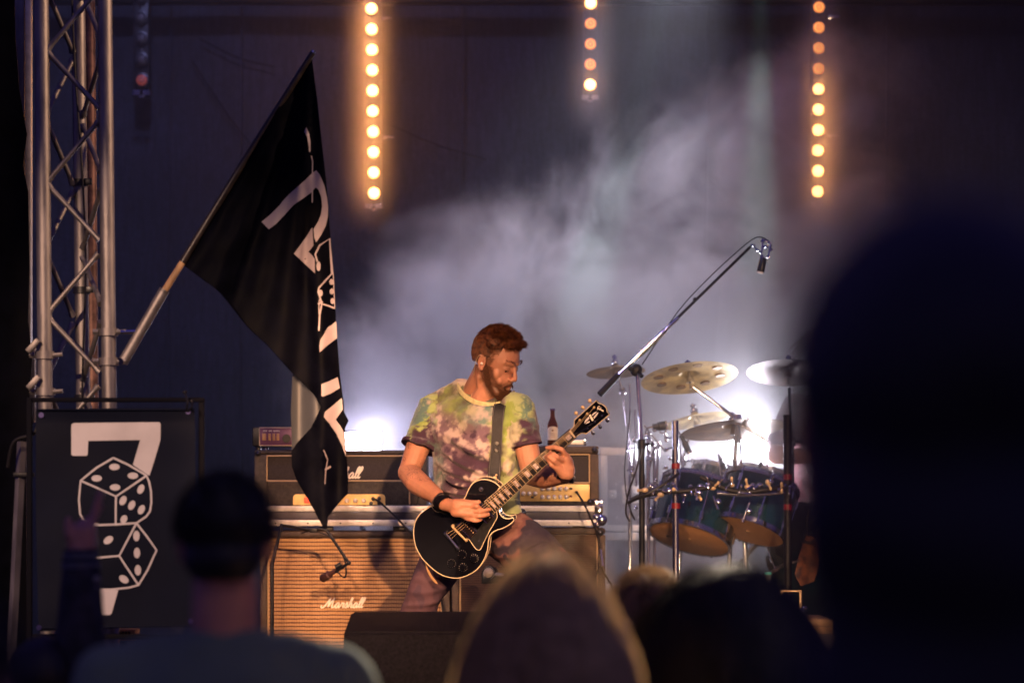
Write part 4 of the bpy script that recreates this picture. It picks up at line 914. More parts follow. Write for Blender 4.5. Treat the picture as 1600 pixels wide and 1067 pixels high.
# snare-ish cluster and mics at left of the kit
def clipmic(label, x, y, d, ax, L=.07, r=.016):
    t = thing('drum_microphone', label, 'microphone', P(x, y, d), 'clip microphones round the drums')
    a = Vector(P(x, y, d)); ax = Vector(ax).normalized()
    bm = nb(); tube(bm, [a, a+ax*L*.35, a+ax*L*.4, a+ax*L*.9, a+ax*L], [r*.7, r*.75, r, r, r*.6], 16); obj('body', bm, M['blackp'], t)
    bm = nb(); tube(bm, [a+ax*L*.86, a+ax*L*.98], r*1.06, 16); obj('grille_ring', bm, M['chrome'], t)
    bm = nb(); tube(bm, crv([a, a-ax*.03+Vector((0, 0, -.01)), a-ax*.04+Vector((.01, 0, -.07)), a+Vector((.01, 0, -.16))]), .004, 8); obj('gooseneck', bm, M['chrome'], t)
clipmic('fat dark drum microphone with pale ring left of the chrome rack post', 1020, 667, 11.9, (1, .1, .12), .065, .021)
clipmic('slim microphone pointing down between rack post and splash cymbal', 1064, 680, 11.9, (.45, .1, -.9), .09, .014)
clipmic('drum microphone over the middle tom', 1126, 716, 12.0, (.3, .2, -.8), .06, .013)
clipmic('drum microphone under the large low cymbal', 1190, 722, 12.0, (-.4, .2, -.8), .06, .013)
hh = thing('percussion_stand', 'cluster of chrome rods and clamps beside the black boom stand post', 'stand', (P(1020, 0, 12).x, 12.0, STZ))
tripod(hh, Vector((P(1020, 0, 12).x, 12.0, STZ)))
for (xa, ya, xb, yb_, r_) in ((1015, 1060, 1012, 680, .009), (1024, 1060, 1022, 690, .007), (984, 600, 984, 800, .004), (1006, 664, 1040, 706, .004), (1022, 700, 1008, 760, .006), (1030, 690, 1022, 800, .006), (985, 780, 1062, 741, .006), (992, 640, 994, 760, .004)):
    bm = nb(); tube(bm, [P(xa, ya, 11.95), P(xb, yb_, 11.95)], r_, 10); obj('rod', bm, M['steel' if (xa, ya) == (985, 780) else 'chrome'], hh)
for k in range(22):
    x = random.choice((992, 1012, 1018, 1024, 1040, 1045))+random.uniform(-5, 5); y = random.uniform(668, 800)
    bm = nb(); c = P(x, y, 11.9); ell(bm, c, (random.uniform(.007, .014), .010, random.uniform(.007, .018)), sub=2); tube(bm, [c, c+Vector((random.uniform(-.03, .03), -.01, random.uniform(-.02, .02)))], .004, 8); obj('clamp', bm, M['chrome'], hh)
# sundry cables round the kit
cable([P(985, 640, 11.8), P(980, 690, 11.8), P(976, 735, 11.8), P(980, 780, 11.8), P(992, 812, 11.8), P(985, 800, 11.8)], .003, 'thin loose cable hanging left of the drum kit')
cable([P(1003, 700, 11.5), P(994, 735, 11.5), P(982, 770, 11.5), P(978, 800, 11.5), P(984, 815, 11.5)], .004, 'cable looping down from the boom stand post')
cable([P(982, 785, 11.4), P(1010, 772, 11.35), P(1040, 754, 11.35), P(1060, 740, 11.4)], .007, 'thick dark cable slanting across the boom stand post')


# things at lower right on the riser edge
t = thing('riser_box', 'wooden edged box with metal butterfly latch at lower right below the rack post', 'box', (P(1235, 0, 10.9).x, 10.9, STZ))
bm = nb(); zt = P(0, 967, 10.9).z; xa, xb = P(1190, 0, 10.9).x, P(1300, 0, 10.9).x
box(bm, (xa, 10.9, STZ), (xb, 11.35, zt-.003), .004); obj('panel', bm, M['case'], t)
bm = nb(); pbox(bm, 1188, 967, 1233.6, 978, 10.885, .47, .002); pbox(bm, 1234.4, 967, 1302, 978, 10.885, .47, .002); pbox(bm, 1188, 979, 1302, 990, 10.888, .46, .002); obj('edge_strip', bm, mat('tan_strip', (.42, .26, .14), .5, .2, .2, 30), t)
bm = nb()
for s in (-1, 1): tube(bm, [P(1234-5*s, 980, 10.875), P(1234+5*s, 987, 10.875)], .005, 8)
ell(bm, P(1234, 983.5, 10.874), (.009, .006, .009)); obj('butterfly_latch', bm, M['steel'], t)
t = thing('pedal_unit', 'chrome bass pedal with pale loop frame standing on the latch box', 'pedal', P(1232, 966.5, 11.0))
bm = nb(); tube(bm, [P(1219, 962, 11.0), P(1221, 923, 11.0), P(1251, 923, 11.0), P(1251, 962, 11.0)], .007, 10); obj('loop_frame', bm, M['gold'], t)
bm = nb(); tube(bm, [P(1214, 957, 10.98), P(1256, 957, 10.98)], .022, 16); tube(bm, [P(1222, 957, 10.975), P(1229, 957, 10.975)], .026, 16); box(bm, P(1216, 966.4, 11.0), P(1254, 963, 11.1), .002); ell(bm, P(1257, 949, 10.98), (.014, .008, .008)); obj('roller', bm, M['chrome'], t)
bottle('clear water bottle with turquoise cap standing on the latch box', 1200, 966.5, 11.0, .19, M['clear'], mat('turquoise_cap', (.05, .35, .30), .4), True, 'label')
t = thing('hanging_bag', 'brown printed cloth bag hanging to the right of the black rack post', 'bag', P(1258, 915, 11.3))
bm = sheet([(1262, 836), (1270, 838), (1278, 850), (1280, 885), (1272, 908), (1252, 915), (1242, 897), (1248, 872), (1255, 850)], 6, lambda x, y: P(x, y, 11.3+.012*math.sin(x*.16)+.008*math.sin(y*.08)), .02); obj('cloth', bm, mat('brown_print_cloth', (.22, .08, .03), .7, 0, .6, 30, .4, 60, var2=(.02, .012, .02)), t)
bm = nb(); tube(bm, crv([P(1264, 838, 11.3), P(1262, 815, 11.3), P(1266, 790, 11.3)]), .005, 8); tube(bm, [P(1252, 846, 11.295), P(1272, 848, 11.295)], .007, 8); obj('strap', bm, M['leather'], t)
t = thing('under_box_lamp', 'small amber lamp low under the latch box at right', 'stage lamp', (P(1256, 0, 10.8).x, 10.8, STZ))
bm = nb(); pbox(bm, 1246, 1005, 1252, 1028, 10.8, .05, .004); obj('amber_side', bm, M['gold'], t)
bm = nb(); pbox(bm, 1253, 1003, 1266, 1031, 10.8, .08, .004); tube(bm, [P(1257, 1031, 10.84), (P(1257, 0, 10.84).x, 10.84, STZ)], .012, 8); obj('body', bm, M['alu'], t)
# ================================================================ people
HEAD_SKIN = lambda bm, T, ears=True, neck=None: _head(bm, T, ears, neck)
def _head(bm, T, ears=True, neck=None):
    s = T.to_scale().x; Rm = T.to_3x3().normalized()
    S3 = T.to_scale()
    def e(c, r): ell(bm, T @ Vector(c), [q*w for q, w in zip(r, S3)], Rm, 3)
    def c(a, b, r0, r1): cap_(bm, T @ Vector(a), T @ Vector(b), r0*s, r1*s, 16)
    e((0, .014, .035), (.076, .097, .088)); e((0, -.030, .020), (.066, .068, .078)); e((0, -.036, -.042), (.055, .058, .062)); e((0, -.050, -.085), (.040, .040, .028)); e((0, -.078, -.100), (.019, .017, .017))
    for q in (-1, 1):
        c((q*.045, -.004, -.046), (q*.028, -.064, -.091), .014, .0155)      # jaw line
        c((q*.012, -.0935, .022), (q*.044, -.076, .025), .0085, .008)    # brow
        e((q*.040, -.051, -.024), (.025, .022, .026)); e((q*.030, -.066, -.048), (.022, .018, .022))                   # cheekbone
        e((q*.031, -.0765, .002), (.0155, .0125, .0105))                # lidded eye
        e((q*.0125, -.104, -.034), (.0085, .011, .0075))                # nostril wing
        c((q*.004, -.0965, -.061), (q*.020, -.0905, -.064), .0058, .0035); c((q*.003, -.0955, -.072), (q*.018, -.090, -.068), .0068, .0035)
        if ears:
            ex = q*.076
            e((ex, .012, -.004), (.008, .017, .029)); e((ex+q*.006, .020, .006), (.005, .011, .024)); e((ex+q*.002, .004, -.022), (.006, .008, .008))
    c((0, -.093, .018), (0, -.1125, -.026), .0062, .0100); e((0, -.110, -.031), (.0098, .010, .0080)); c((0, -.098, -.040), (0, -.094, -.056), .007, .006)
    if neck: cap_(bm, T @ Vector((0, .018, -.06)), Vector(neck), .058*s, .060*s)
def strand(bm, p, d0, d1, L, w, seg=3, curl=0):
    p = Vector(p); rings = []; a, b = frame_for(d0)
    for i in range(seg+1):
        t = i/seg; r = w*(1-t*.85)
        rings.append([bm.verts.new(p+a*r*math.cos(q)+b*r*math.sin(q)) for q in (0, 2.094, 4.189)])
        dd = (d0*(1-t)+d1*t); p = p+dd*(L/seg)
    for i in range(seg):
        for j in range(3): bm.faces.new((rings[i][j], rings[i][(j+1) % 3], rings[i+1][(j+1) % 3], rings[i+1][j]))
    bm.faces.new(rings[-1])

# ---- guitarist
GD = 10.4
def G(px, py, dy=0.0): return P(px, py, GD) + Vector((0, dy, 0))
gt = thing('person', 'bearded man in tie dye T-shirt playing a black electric guitar while lunging forward', 'person', (G(750, 0).x, GD, STZ))
T = Matrix.Translation(G(775, 569, -.085)) @ Matrix.Rotation(R(56), 4, 'Z') @ Matrix.Rotation(R(21), 4, 'X') @ Matrix.Rotation(R(-3), 4, 'Y') @ Matrix.Diagonal((1.0, .93, 1.07, 1))
neckb = G(742, 622, .04)
SHR, SHL = G(678, 638, .10), G(810, 640, -.08)
ELR, ELL = G(638, 738, .03), G(832, 742, -.10)
WRR, WRL = G(698, 788, -.25), G(882, 745, -.24)
e1 = Vector((.7258, -.297, .6208)).normalized(); e2 = Vector((.66, .045, -.75)); e2 = (e2-e1*e2.dot(e1)).normalized(); gn = e1.cross(e2).normalized()
if gn.y > 0: gn = -gn
GO = G(718, 832, -.20)
def gl(px, py, h=0.0):   # guitar face plane point under a photo pixel, raised h along its normal
    ray = (P(px, py, GD)-camo.location).normalized(); t_ = (GO-camo.location).dot(gn)/ray.dot(gn); return camo.location+ray*t_+gn*h
def gxy(px, py): q = gl(px, py)-GO; return (q.dot(e1), q.dot(e2))
GM = Matrix((e1, e2, gn)).transposed().to_4x4(); GM.translation = GO
bm = nb(); _head(bm, T, True, None)
cap_(bm, T @ Vector((0, .026, -.040)), neckb, .058, .060); cap_(bm, T @ Vector((0, -.015, -.070)), G(752, 630, -.04), .044, .05)
ell(bm, G(744, 636, .035), (.085, .07, .045)); 
cap_(bm, neckb, G(708, 622, .07), .052, .035); cap_(bm, neckb, G(790, 622, -.02), .048, .033)
# sternomastoid + adam's apple
cap_(bm, T @ Vector((-.046, .026, -.062)), G(752, 634, -.045), .014, .012)
chain(bm, [SHR, SHR.lerp(ELR, .45)+Vector((-.006, -.01, 0)), ELR], [.062, .052, .040]); chain(bm, [ELR, ELR.lerp(WRR, .3)+Vector((-.006, -.006, -.004)), ELR.lerp(WRR, .75), WRR], [.043, .047, .033, .027])
chain(bm, [SHL+Vector((-.004, 0, -.012)), SHL.lerp(ELL, .5), ELL], [.046, .049, .042]); chain(bm, [ELL, ELL.lerp(WRL, .35)+Vector((0, 0, -.006)), WRL], [.044, .047, .028])
# right (picking) hand: back of the hand to the viewer
H = lambda px, py, dy: G(px, py, dy)
def fing(pts, r0=.0098, r1=.0078):
    k = len(pts); chain(bm, pts, [r0+(r1-r0)*i/(k-1) for i in range(k)], 12)
hz = -.285
cap_(bm, WRR, H(716, 792, hz), .027, .026); cap_(bm, H(714, 788, hz), H(737, 789, hz-.004), .022, .017); cap_(bm, H(714, 799, hz), H(738, 802, hz-.008), .022, .018); cap_(bm, H(716, 795, hz+.004), H(734, 808, hz), .020, .016)
fing([H(737, 791, hz-.006), H(747, 791, hz-.030), H(751, 794, hz-.018), H(749.5, 796, hz-.004)], .0108, .0085)          # index, curled on the pick
fing([H(722, 784, hz+.004), H(736, 785.5, hz-.002), H(744, 785.5, hz-.012), H(750, 784.5, hz-.012)], .0125, .0085)        # thumb along the top
fing([H(738, 799, hz-.008), H(751, 799, hz-.028), H(760, 797, hz-.020), H(766, 796, hz-.006)], .0102, .0076)              # middle
fing([H(738, 805, hz-.006), H(750, 806, hz-.026), H(759, 805, hz-.018), H(764, 803.5, hz-.004)], .0098, .0074)            # ring
fing([H(734, 810, hz), H(743, 813, hz-.018), H(749, 813, hz-.014), H(753, 811, hz-.002)], .0088, .0068)                   # little
# left (fretting) hand
nk = lambda px, py, h: gl(px, py, h)
dn = (gl(865, 709, 0)-GD*Vector((0, 1, 0))).y       # depth offset of the neck here
def L_(px, py, dy): return G(px, py, dn+dy)
cap_(bm, WRL, L_(884, 735, .00), .028, .028); cap_(bm, L_(884, 742, 0), L_(880, 718, -.012), .026, .022); cap_(bm, L_(879, 742, 0), L_(868, 730, -.020), .024, .019); cap_(bm, L_(886, 738, .01), L_(884, 722, .004), .024, .020)
fing([L_(882, 716, -.020), L_(875, 706, -.042), L_(864, 702.5, -.036), L_(853, 703, -.014)], .0112, .0086)
fing([L_(877, 722, -.026), L_(868, 717, -.052), L_(861, 712.5, -.044), L_(857, 711.5, -.018)], .0108, .0084)
fing([L_(871, 729, -.026), L_(863, 723, -.050), L_(856, 717, -.044), L_(851.5, 716, -.018)], .0106, .0082)
fing([L_(867, 735, -.020), L_(859, 729, -.040), L_(855, 722, -.034), L_(852, 720, -.016)], .0092, .0072)
fing([L_(880, 724, .03), L_(868, 712, .045), L_(858, 702, .035)], .0125, .0095)     # thumb behind the neck
def skinpost(co, no):
    Ti_ = np.array(T.inverted()); Tm = np.array(T); h = np.c_[co, np.ones(len(co))] @ Ti_.T
    for q in (-1, 1):
        m_ = (h[:, 0]*q > .068)
        g = np.exp(-(((h[:, 1]-.010)/.0085)**2+((h[:, 2]-.003)/.013)**2))
        h[:, 0] -= q*.010*g*m_
        # inner corner of the eye and the fold above the lid
        e_ = np.exp(-(((h[:, 0]*q-.018)/.006)**2+((h[:, 2]-.006)/.007)**2))*(h[:, 1] < -.05); h[:, 1] += .004*e_
        e_ = np.exp(-(((h[:, 0]*q-.032)/.014)**2+((h[:, 2]-.0125)/.0028)**2))*(h[:, 1] < -.05); h[:, 1] += .0035*e_
    return (h @ Tm.T)[:, :3]
def mat_skin(tat=True):
    m = mat('skin', (.42, .19, .115), .56, 0, .10, 22, .35, 160, sss=.08); 
    t = m.node_tree; b = t.nodes['Principled BSDF']
    if tat:
        src = b.inputs['Base Color'].links[0].from_socket; at = t.nodes.new('ShaderNodeAttribute'); at.attribute_name = 'ink'
        mi = t.nodes.new('ShaderNodeMix'); mi.data_type = 'RGBA'; t.links.new(src, mi.inputs[6]); mi.inputs[7].default_value = (.075, .045, .045, 1)
        t.links.new(at.outputs['Fac'], mi.inputs[0]); t.links.new(mi.outputs[2], b.inputs['Base Color'])
        a2 = t.nodes.new('ShaderNodeAttribute'); a2.attribute_name = 'stubble'; m2 = t.nodes.new('ShaderNodeMix'); m2.data_type = 'RGBA'
        t.links.new(mi.outputs[2], m2.inputs[6]); m2.inputs[7].default_value = (.085, .034, .017, 1); t.links.new(a2.outputs['Fac'], m2.inputs[0]); t.links.new(m2.outputs[2], b.inputs['Base Color'])
    return m
me = remesh(bm, .0028, 5, skinpost)
n = len(me.vertices); co = np.empty(n*3, np.float32); me.vertices.foreach_get('co', co); co = co.reshape(-1, 3)
def to_px(co): return 800+co[:, 0]*F/co[:, 1], HY-(co[:, 2]-CZ)*F/co[:, 1]
ppx, ppy = to_px(co); ink = np.zeros(n, np.float32)
sel = np.where(((ppx < 700) & (ppy > 690) & (ppy < 758)) | ((ppx > 822) & (ppx < 866) & (ppy > 733)))[0]
for i in sel:
    v = abs(noise.noise(Vector(co[i])*85))+.5*abs(noise.noise(Vector(co[i])*190)); w_ = noise.noise(Vector(co[i])*24+Vector((3, 1, 0)))
    ink[i] = max(0, min(1, (.17-v)*14))*min(1, max(0, w_*4+.6))*.8
Tin = T.inverted(); stub = np.zeros(n, np.float32)
for i in np.where((ppx > 735) & (ppx < 830) & (ppy > 560) & (ppy < 640))[0]:
    p = Tin @ Vector(co[i]); q = 1 if p.x > 0 else -1; best = 9
    pth = [Vector((q*.064, .0, -.012)), Vector((q*.060, -.018, -.052)), Vector((q*.034, -.064, -.090)), Vector((0, -.088, -.104))]
    for a_, b_ in zip(pth[:-1], pth[1:]):
        u = max(0, min(1, (p-a_).dot(b_-a_)/(b_-a_).length_squared)); best = min(best, (p-a_.lerp(b_, u)).length-.008*u)
    m_ = 1-min(1, max(0, (best-.022)/.018))
    mo = math.exp(-((p.z+.050+abs(p.x)*.3)/.007)**2)*(1 if abs(p.x) < .03 and p.y < -.06 else 0)
    if p.y > .03 or p.z > -.006 or abs(p.x) > .069: m_ = 0
    if p.z > -.012 and p.z < .075 and -.050 < p.y < .012 and abs(p.x) < .0745:
        edge_ = -.050+.45*max(0, .045-p.z)
        m_ = max(m_, .85*min(1, max(0, (p.y-edge_)/.010))*min(1, max(0, (p.z+.012)/.02+.75)))
    if p.y > .03 and p.z > -.070: m_ = max(m_, .75*min(1, (p.z+.070)/.03))
    stub[i] = min(.92, max(m_, mo*.8)*(.95+.35*noise.noise(p*400)))
at = me.attributes.new('stubble', 'FLOAT', 'POINT'); at.data.foreach_set('value', stub)
at = me.attributes.new('ink', 'FLOAT', 'POINT'); at.data.foreach_set('value', ink)
body = obj('body', me, mat_skin(), gt, 180)

# eyes, brows, in-ear monitor
for q in (-1, 1):
    bm = nb(); ell(bm, T @ Vector((q*.031, -.0775, -.0035)), (.0088,)*3, sub=3); tube(bm, [T @ Vector((q*.019, -.0885, -.0035)), T @ Vector((q*.031, -.0895, -.0055)), T @ Vector((q*.043, -.0835, -.002))], .0009, 6); o = obj('eye', bm, mat('eye_dark', (.06, .03, .02), .15) if q == -1 else bpy.data.materials['eye_dark'], gt)
    bm = nb()
    for k in range(90):
        u = random.random(); p = Vector((q*(.012+.036*u), -.106+.030*u*u+random.uniform(-.001, .001), .026+.007*math.sin(u*2.4)+random.uniform(-.0032, .0032)))
        dv = (T.to_3x3() @ Vector((q*.9, -.1, .25))).normalized(); strand(bm, T @ p, dv, dv, .009, .0006, 2)
    obj('eyebrow', bm, M['beard'], gt)
bm = nb(); ell(bm, T @ Vector((-.084, .006, -.004)), (.006, .006, .006)); obj('ear_monitor', bm, M['knob'], gt)
bm = nb(); tube(bm, crv([T @ Vector((-.088, .012, .022)), T @ Vector((-.08, .034, .018)), T @ Vector((-.072, .045, -.03)), G(741, 606, -.03), G(737, 620, -.06), G(741, 640, -.075)]), .0012, 6); obj('ear_cable', bm, M['gold'], gt)
# hair
bm = nb(); s = 1.07
def hairshell(bm, T, puff=1.0):
    s_ = T.to_scale().x; Rm = T.to_3x3().normalized()
    def e(c, r): ell(bm, T @ Vector(c), [q*w for q, w in zip(r, T.to_scale())], Rm, 3)
    e((0, .022, .046), (.0805*puff, .0965*puff, .0850)); 
def head_hair(bm, T, N, shell=True):
    for k in range(N):
        th = random.uniform(0, 2*math.pi); u = random.uniform(-.55, 1); ph = math.acos(u)
        nrm = Vector((math.sin(ph)*math.cos(th), math.sin(ph)*math.sin(th), math.cos(ph)))
        p = Vector((nrm.x*.0785, .018+nrm.y*.0985, .040+nrm.z*.0885))
        front = -p.y
        if p.z < -.050: continue
        jj = random.uniform(-.004, .004)
        if front > .050 and p.z < .070+jj: continue
        if front > .032 and p.z < .048+jj: continue
        if front > .010 and p.z < .026+jj: continue
        if front > -.012 and p.z < .012+jj: continue
        if abs(p.x) > .055 and p.z < .022+jj and front > -.030 and front < .002: continue
        top = max(0, min(1, (p.z-.055)/.05)); fr = max(0, min(1, (front+.01)/.08))
        nr = Vector((nrm.x/.0785, nrm.y/.0985, nrm.z/.0885)).normalized()
        w1 = noise.noise(p*62)*1.6; w2 = noise.noise(p*62+Vector((7, 7, 7)))*1.6
        side = Vector((0, .55, -.8))+Vector((0, w1*.5, w2*.3))
        topd = Vector((w1*.55+.15, -1.0, .10+.25*fr+w2*.4))
        d0 = (nr*(.35+.45*top)+(topd*top+side*(1-top))*.9+Vector((random.uniform(-.2, .2), random.uniform(-.2, .2), random.uniform(-.15, .15)))).normalized()
        d1 = ((topd*top+side*(1-top))+nr*(.10+.35*fr*top)+Vector((random.uniform(-.35, .35), random.uniform(-.3, .3), random.uniform(-.2, .2)))).normalized()
        L = .009+.019*top+.012*top*fr
        R3 = T.to_3x3()
        strand(bm, T @ p, (R3 @ d0), (R3 @ d1), L, random.uniform(.0007, .0013), 4)
# scalp cap under the strands
b2 = nb(); hairshell(b2, T)
bmesh.ops.subdivide_edges(b2, edges=b2.edges[:], cuts=1, use_grid_fill=True)
Ti = T.inverted(); kill = []
for f in b2.faces:
    p = Ti @ f.calc_center_median(); fr = -p.y
    if p.z < -.044 or (fr > .052 and p.z < .066) or (fr > .016 and p.z < .050+.1*max(0, .03-fr)) or (abs(p.x) > .045 and p.z < .026 and fr > -.026): kill.append(f)
bmesh.ops.delete(b2, geom=kill, context='FACES')
hr = obj('hair', b2, M['hair'], gt, 180)
head_hair(bm, T, 12000); obj('hair_strands', bm, M['hair'], hr, None)
# quiff at the front
bm = nb()
for k in range(1500):
    x = random.uniform(-.052, .050); y = -.058-.018*random.random(); z = .088+.022*random.random()-abs(x)*.25
    d0 = Vector((random.uniform(-.15, .3), -.85+random.uniform(-.2, .2), .45+random.uniform(-.25, .3))).normalized(); d1 = Vector((random.uniform(-.3, .6), -.8, -.35+random.uniform(-.4, .4))).normalized()
    strand(bm, T @ Vector((x, y, z)), T.to_3x3() @ d0, T.to_3x3() @ d1, random.uniform(.017, .031), .0010, 4)
obj('quiff', bm, M['hair'], hr, None)
# beard
bm = nb(); b2 = nb()
BM = [((q*.058, .000, -.030), (q*.058, .0, -.048)) for q in (-1, 1)]
for k in range(16000):
    q = random.choice((-1, 1)); u = random.random(); v = random.random()
    if random.random() < .72:      # jaw band
        c0 = Vector((q*.062, -.004, -.022)); c1 = Vector((q*.056, -.022, -.060)); c2_ = Vector((q*.030, -.070, -.098)); c3_ = Vector((0, -.088, -.108))
        pth = [c0, c1, c2_, c3_]; f_ = u*3; i = min(2, int(f_)); p = pth[i].lerp(pth[i+1], f_-i); p = p+Vector((-q*.006*random.random(), 0, random.uniform(-.012, .026)))
    elif random.random() < .75:     # chin
        xx = random.uniform(-.032, .032); p = Vector((xx, -.092+abs(xx)*.45+random.uniform(-.006, .002), -.090+random.uniform(-.020, .014)))
    else:                          # moustache
        xx = random.uniform(-.028, .028); p = Vector((xx, -.0975+abs(xx)*.42, -.050-abs(xx)*.5+random.uniform(-.0035, .0035)))
    dirn = Vector((p.x*4, -.35, -1)).normalized(); out = Vector((p.x, p.y+.03, (p.z+.06)*.6)).normalized()
    p = p+out*.0055
    d0 = (dirn*.7+out*.5+Vector((random.uniform(-.3, .3),)*3)).normalized()
    strand(bm, T @ p, T.to_3x3() @ d0, T.to_3x3() @ dirn, random.uniform(.003, .0065), .0007, 2)
obj('beard', bm, M['beard'], gt, None)

# ---- T-shirt
bm = nb()
ax = (SHL-SHR).normalized()
def ring(px, py, dy, half, dep, tw=ax): return (G(px, py, dy), half, dep, (tw.x, tw.y, 0), (-tw.y, tw.x, 0))
loft(bm, [ring(748, 812, .04, .168, .120), ring(746, 790, .035, .172, .124), ring(744, 760, .03, .175, .122), ring(745, 720, .025, .182, .122), ring(746, 690, .02, .192, .125), ring(747, 660, .02, .200, .122), ring(747, 640, .02, .200, .108), ring(747, 624, .025, .165, .088), ring(746, 614, .03, .105, .066)], 32)
cap_(bm, SHR+Vector((.035, 0, .012)), SHR, .062, .066); cap_(bm, SHL+Vector((-.03, 0, .008)), SHL, .056, .060)
cap_(bm, G(722, 610, .05), SHR+Vector((.02, 0, .02)), .050, .052); cap_(bm, G(780, 624, .0), SHL+Vector((-.02, 0, .012)), .040, .050)
def cone(p0, p1, r0, r1): m = axis_m(p0, p1-p0); lathe(bm, [(r0, 0), (r0*1.01, (p1-p0).length*.5), (r1, (p1-p0).length)], m, 28)
sr1 = SHR.lerp(ELR, .60); sl1 = SHL.lerp(ELL, .55)
cone(SHR+Vector((.006, 0, .02)), sr1+Vector((.004, 0, 0)), .066, .072); cone(SHL+Vector((0, 0, .012)), sl1+Vector((.002, 0, 0)), .060, .060)
ell(bm, G(800, 806, -.03), (.04, .05, .05))
folds = []   # (x0,y0,x1,y1, amp, width) in photo pixels, front of the shirt
for (x0, y0, x1, y1, a, w_) in ((688, 700, 760, 742, 9, 4), (684, 722, 745, 752, 9, 4), (690, 738, 740, 765, 7, 4), (700, 680, 770, 722, 7, 4.5), (686, 760, 742, 774, 7, 3.5), (690, 776, 735, 783, 6, 3),
                                (812, 660, 785, 700, 6, 5), (806, 690, 782, 725, 6, 4.5), (800, 720, 782, 745, 6, 4), (676, 640, 686, 690, 6, 4), (640, 665, 662, 672, 4, 4), (638, 684, 680, 690, 5, 3.5), (816, 672, 834, 668, 5, 4),
                                (712, 640, 735, 665, 4, 5), (800, 640, 790, 670, 5, 5), (700, 748, 735, 760, 6, 3), (770, 760, 800, 800, 5, 5), (688, 712, 720, 736, 5, 3), (724, 694, 765, 712, 5, 4)):
    folds.append((x0, y0, x1, y1, a*.0032, w_*1.45))
def shirtpost(co, no):
    px, py = to_px(co); fr = np.clip(-no[:, 1]*1.5, 0, 1)
    for (x0, y0, x1, y1, a, w_) in folds:
        dx, dy = x1-x0, y1-y0; L2 = dx*dx+dy*dy; t_ = np.clip(((px-x0)*dx+(py-y0)*dy)/L2, 0, 1)
        sag = 6*np.sin(t_*np.pi)
        dist = (py-(y0+t_*dy)-sag*.5); dd = np.hypot(px-(x0+t_*dx), dist)
        h = np.exp(-(dd/w_)**2)*np.sin(np.pi*np.clip(t_*.9+.07, 0, 1))-.55*np.exp(-((np.hypot(px-(x0+t_*dx), dist-w_*1.6))/(w_*1.1))**2)
        co = co+no*(h*fr*a)[:, None]
    for i in range(len(co)):
        v = noise.fractal(Vector(co[i])*Vector((9, 9, 15)) if False else Vector((co[i][0]*9, co[i][1]*9, co[i][2]*17)), 1.0, 2.0, 3)
        co[i] = co[i]+no[i]*v*.006
    return co
me = remesh(bm, .0042, 5, shirtpost)
# cut the neck hole and sleeve openings (real openings, arms come out of them)
n = len(me.vertices); co = np.empty(n*3, np.float32); me.vertices.foreach_get('co', co); co = co.reshape(-1, 3); px, py = to_px(co)
SH = {'purple': (.046, .017, .044), 'cream': (.46, .36, .34), 'lime': (.24, .33, .06), 'pale': (.35, .42, .18), 'teal': (.09, .17, .15), 'mauve': (.15, .09, .125)}
def ns(v, sc, o=0, oc=4): return noise.fractal(Vector((v[0]*sc+o, v[1]*sc*.7+o*2, v[2]*sc-o)), .9, 2.1, oc)
colr = np.ones((n, 4), np.float32)
def sst(a, b, x): t_ = min(1, max(0, (x-a)/(b-a))); return t_*t_*(3-2*t_)
for i in range(n):
    v = co[i]; x = px[i]+ns(v, 9, 1)*22; y = py[i]+ns(v, 9, 5)*22
    f1 = ns(v, 13, 2, 6); f2 = ns(v, 28, 9, 5); f3 = ns(v, 7, 4, 4)
    c = Vector(SH['mauve']).lerp(Vector(SH['cream']), sst(-.05, .35, f1+.35*f2+.05))
    c = c.lerp(Vector(SH['purple']), sst(.0, .3, -f1+.4*f3+.3*f2+.03+.25*sst(700, 780, y)-(.12 if x < 740 and y < 700 else 0)))
    # lime shoulder patch left, pale green right chest
    lm = math.exp(-(((x-712)/26)**2+((y-630)/22)**2)); rt = sst(766, 796, x+f2*20)*(1-sst(700, 735, y)*.6)
    c = c.lerp(Vector(SH['lime']), min(1, lm*1.1*(.6+.8*max(0, f2+.3)))); c = c.lerp(Vector(SH['pale']).lerp(Vector(SH['lime']), sst(-.1, .3, f2+f3)), rt*(.92 if f1 < .32 else .4))
    tl = math.exp(-(((x-758)/26)**2+((y-648)/14)**2))+.8*math.exp(-(((x-672)/12)**2+((y-735)/45)**2)); c = c.lerp(Vector(SH['teal']), min(.9, tl*(.7+f2)))
    if y > 735 and x > 775: c = c.lerp(Vector(SH['pale']), sst(770, 790, x)*.9)
    st_ = sst(.25, .5, abs(math.sin((y-x*.35)*.16+f1*2)))*sst(700, 730, y)*(1-sst(768, 785, x)); c = c.lerp(Vector(SH['purple']), (1-st_)*.35*sst(700, 730, y)*(1-sst(768, 785, x)))
    if px[i] < 684 and py[i] < 712:    # his right sleeve
        g = Vector(SH['lime']).lerp(Vector(SH['teal']), sst(-.05, .3, f1+.5*f2)); g = g.lerp(Vector(SH['pale']), sst(.0, .4, -f2)*.6)
        hem = sst(668, 684, y+f2*30+(x-650)*.25); g = g.lerp(Vector(SH['purple']), hem); k_ = 1-sst(668, 686, px[i]+f2*20); c = c.lerp(g, k_)
    if px[i] > 800 and py[i] < 705:    # his left sleeve
        g = Vector(SH['teal']).lerp(Vector(SH['pale']), sst(-.1, .2, f2)); g = g.lerp(Vector(SH['purple']), sst(640, 668, y+f2*25)); c = c.lerp(g, sst(798, 822, px[i]+f2*26+(py[i]-640)*.05))
    colr[i, :3] = c
ca = me.color_attributes.new('dye', 'FLOAT_COLOR', 'POINT'); ca.data.foreach_set('color', colr.ravel())
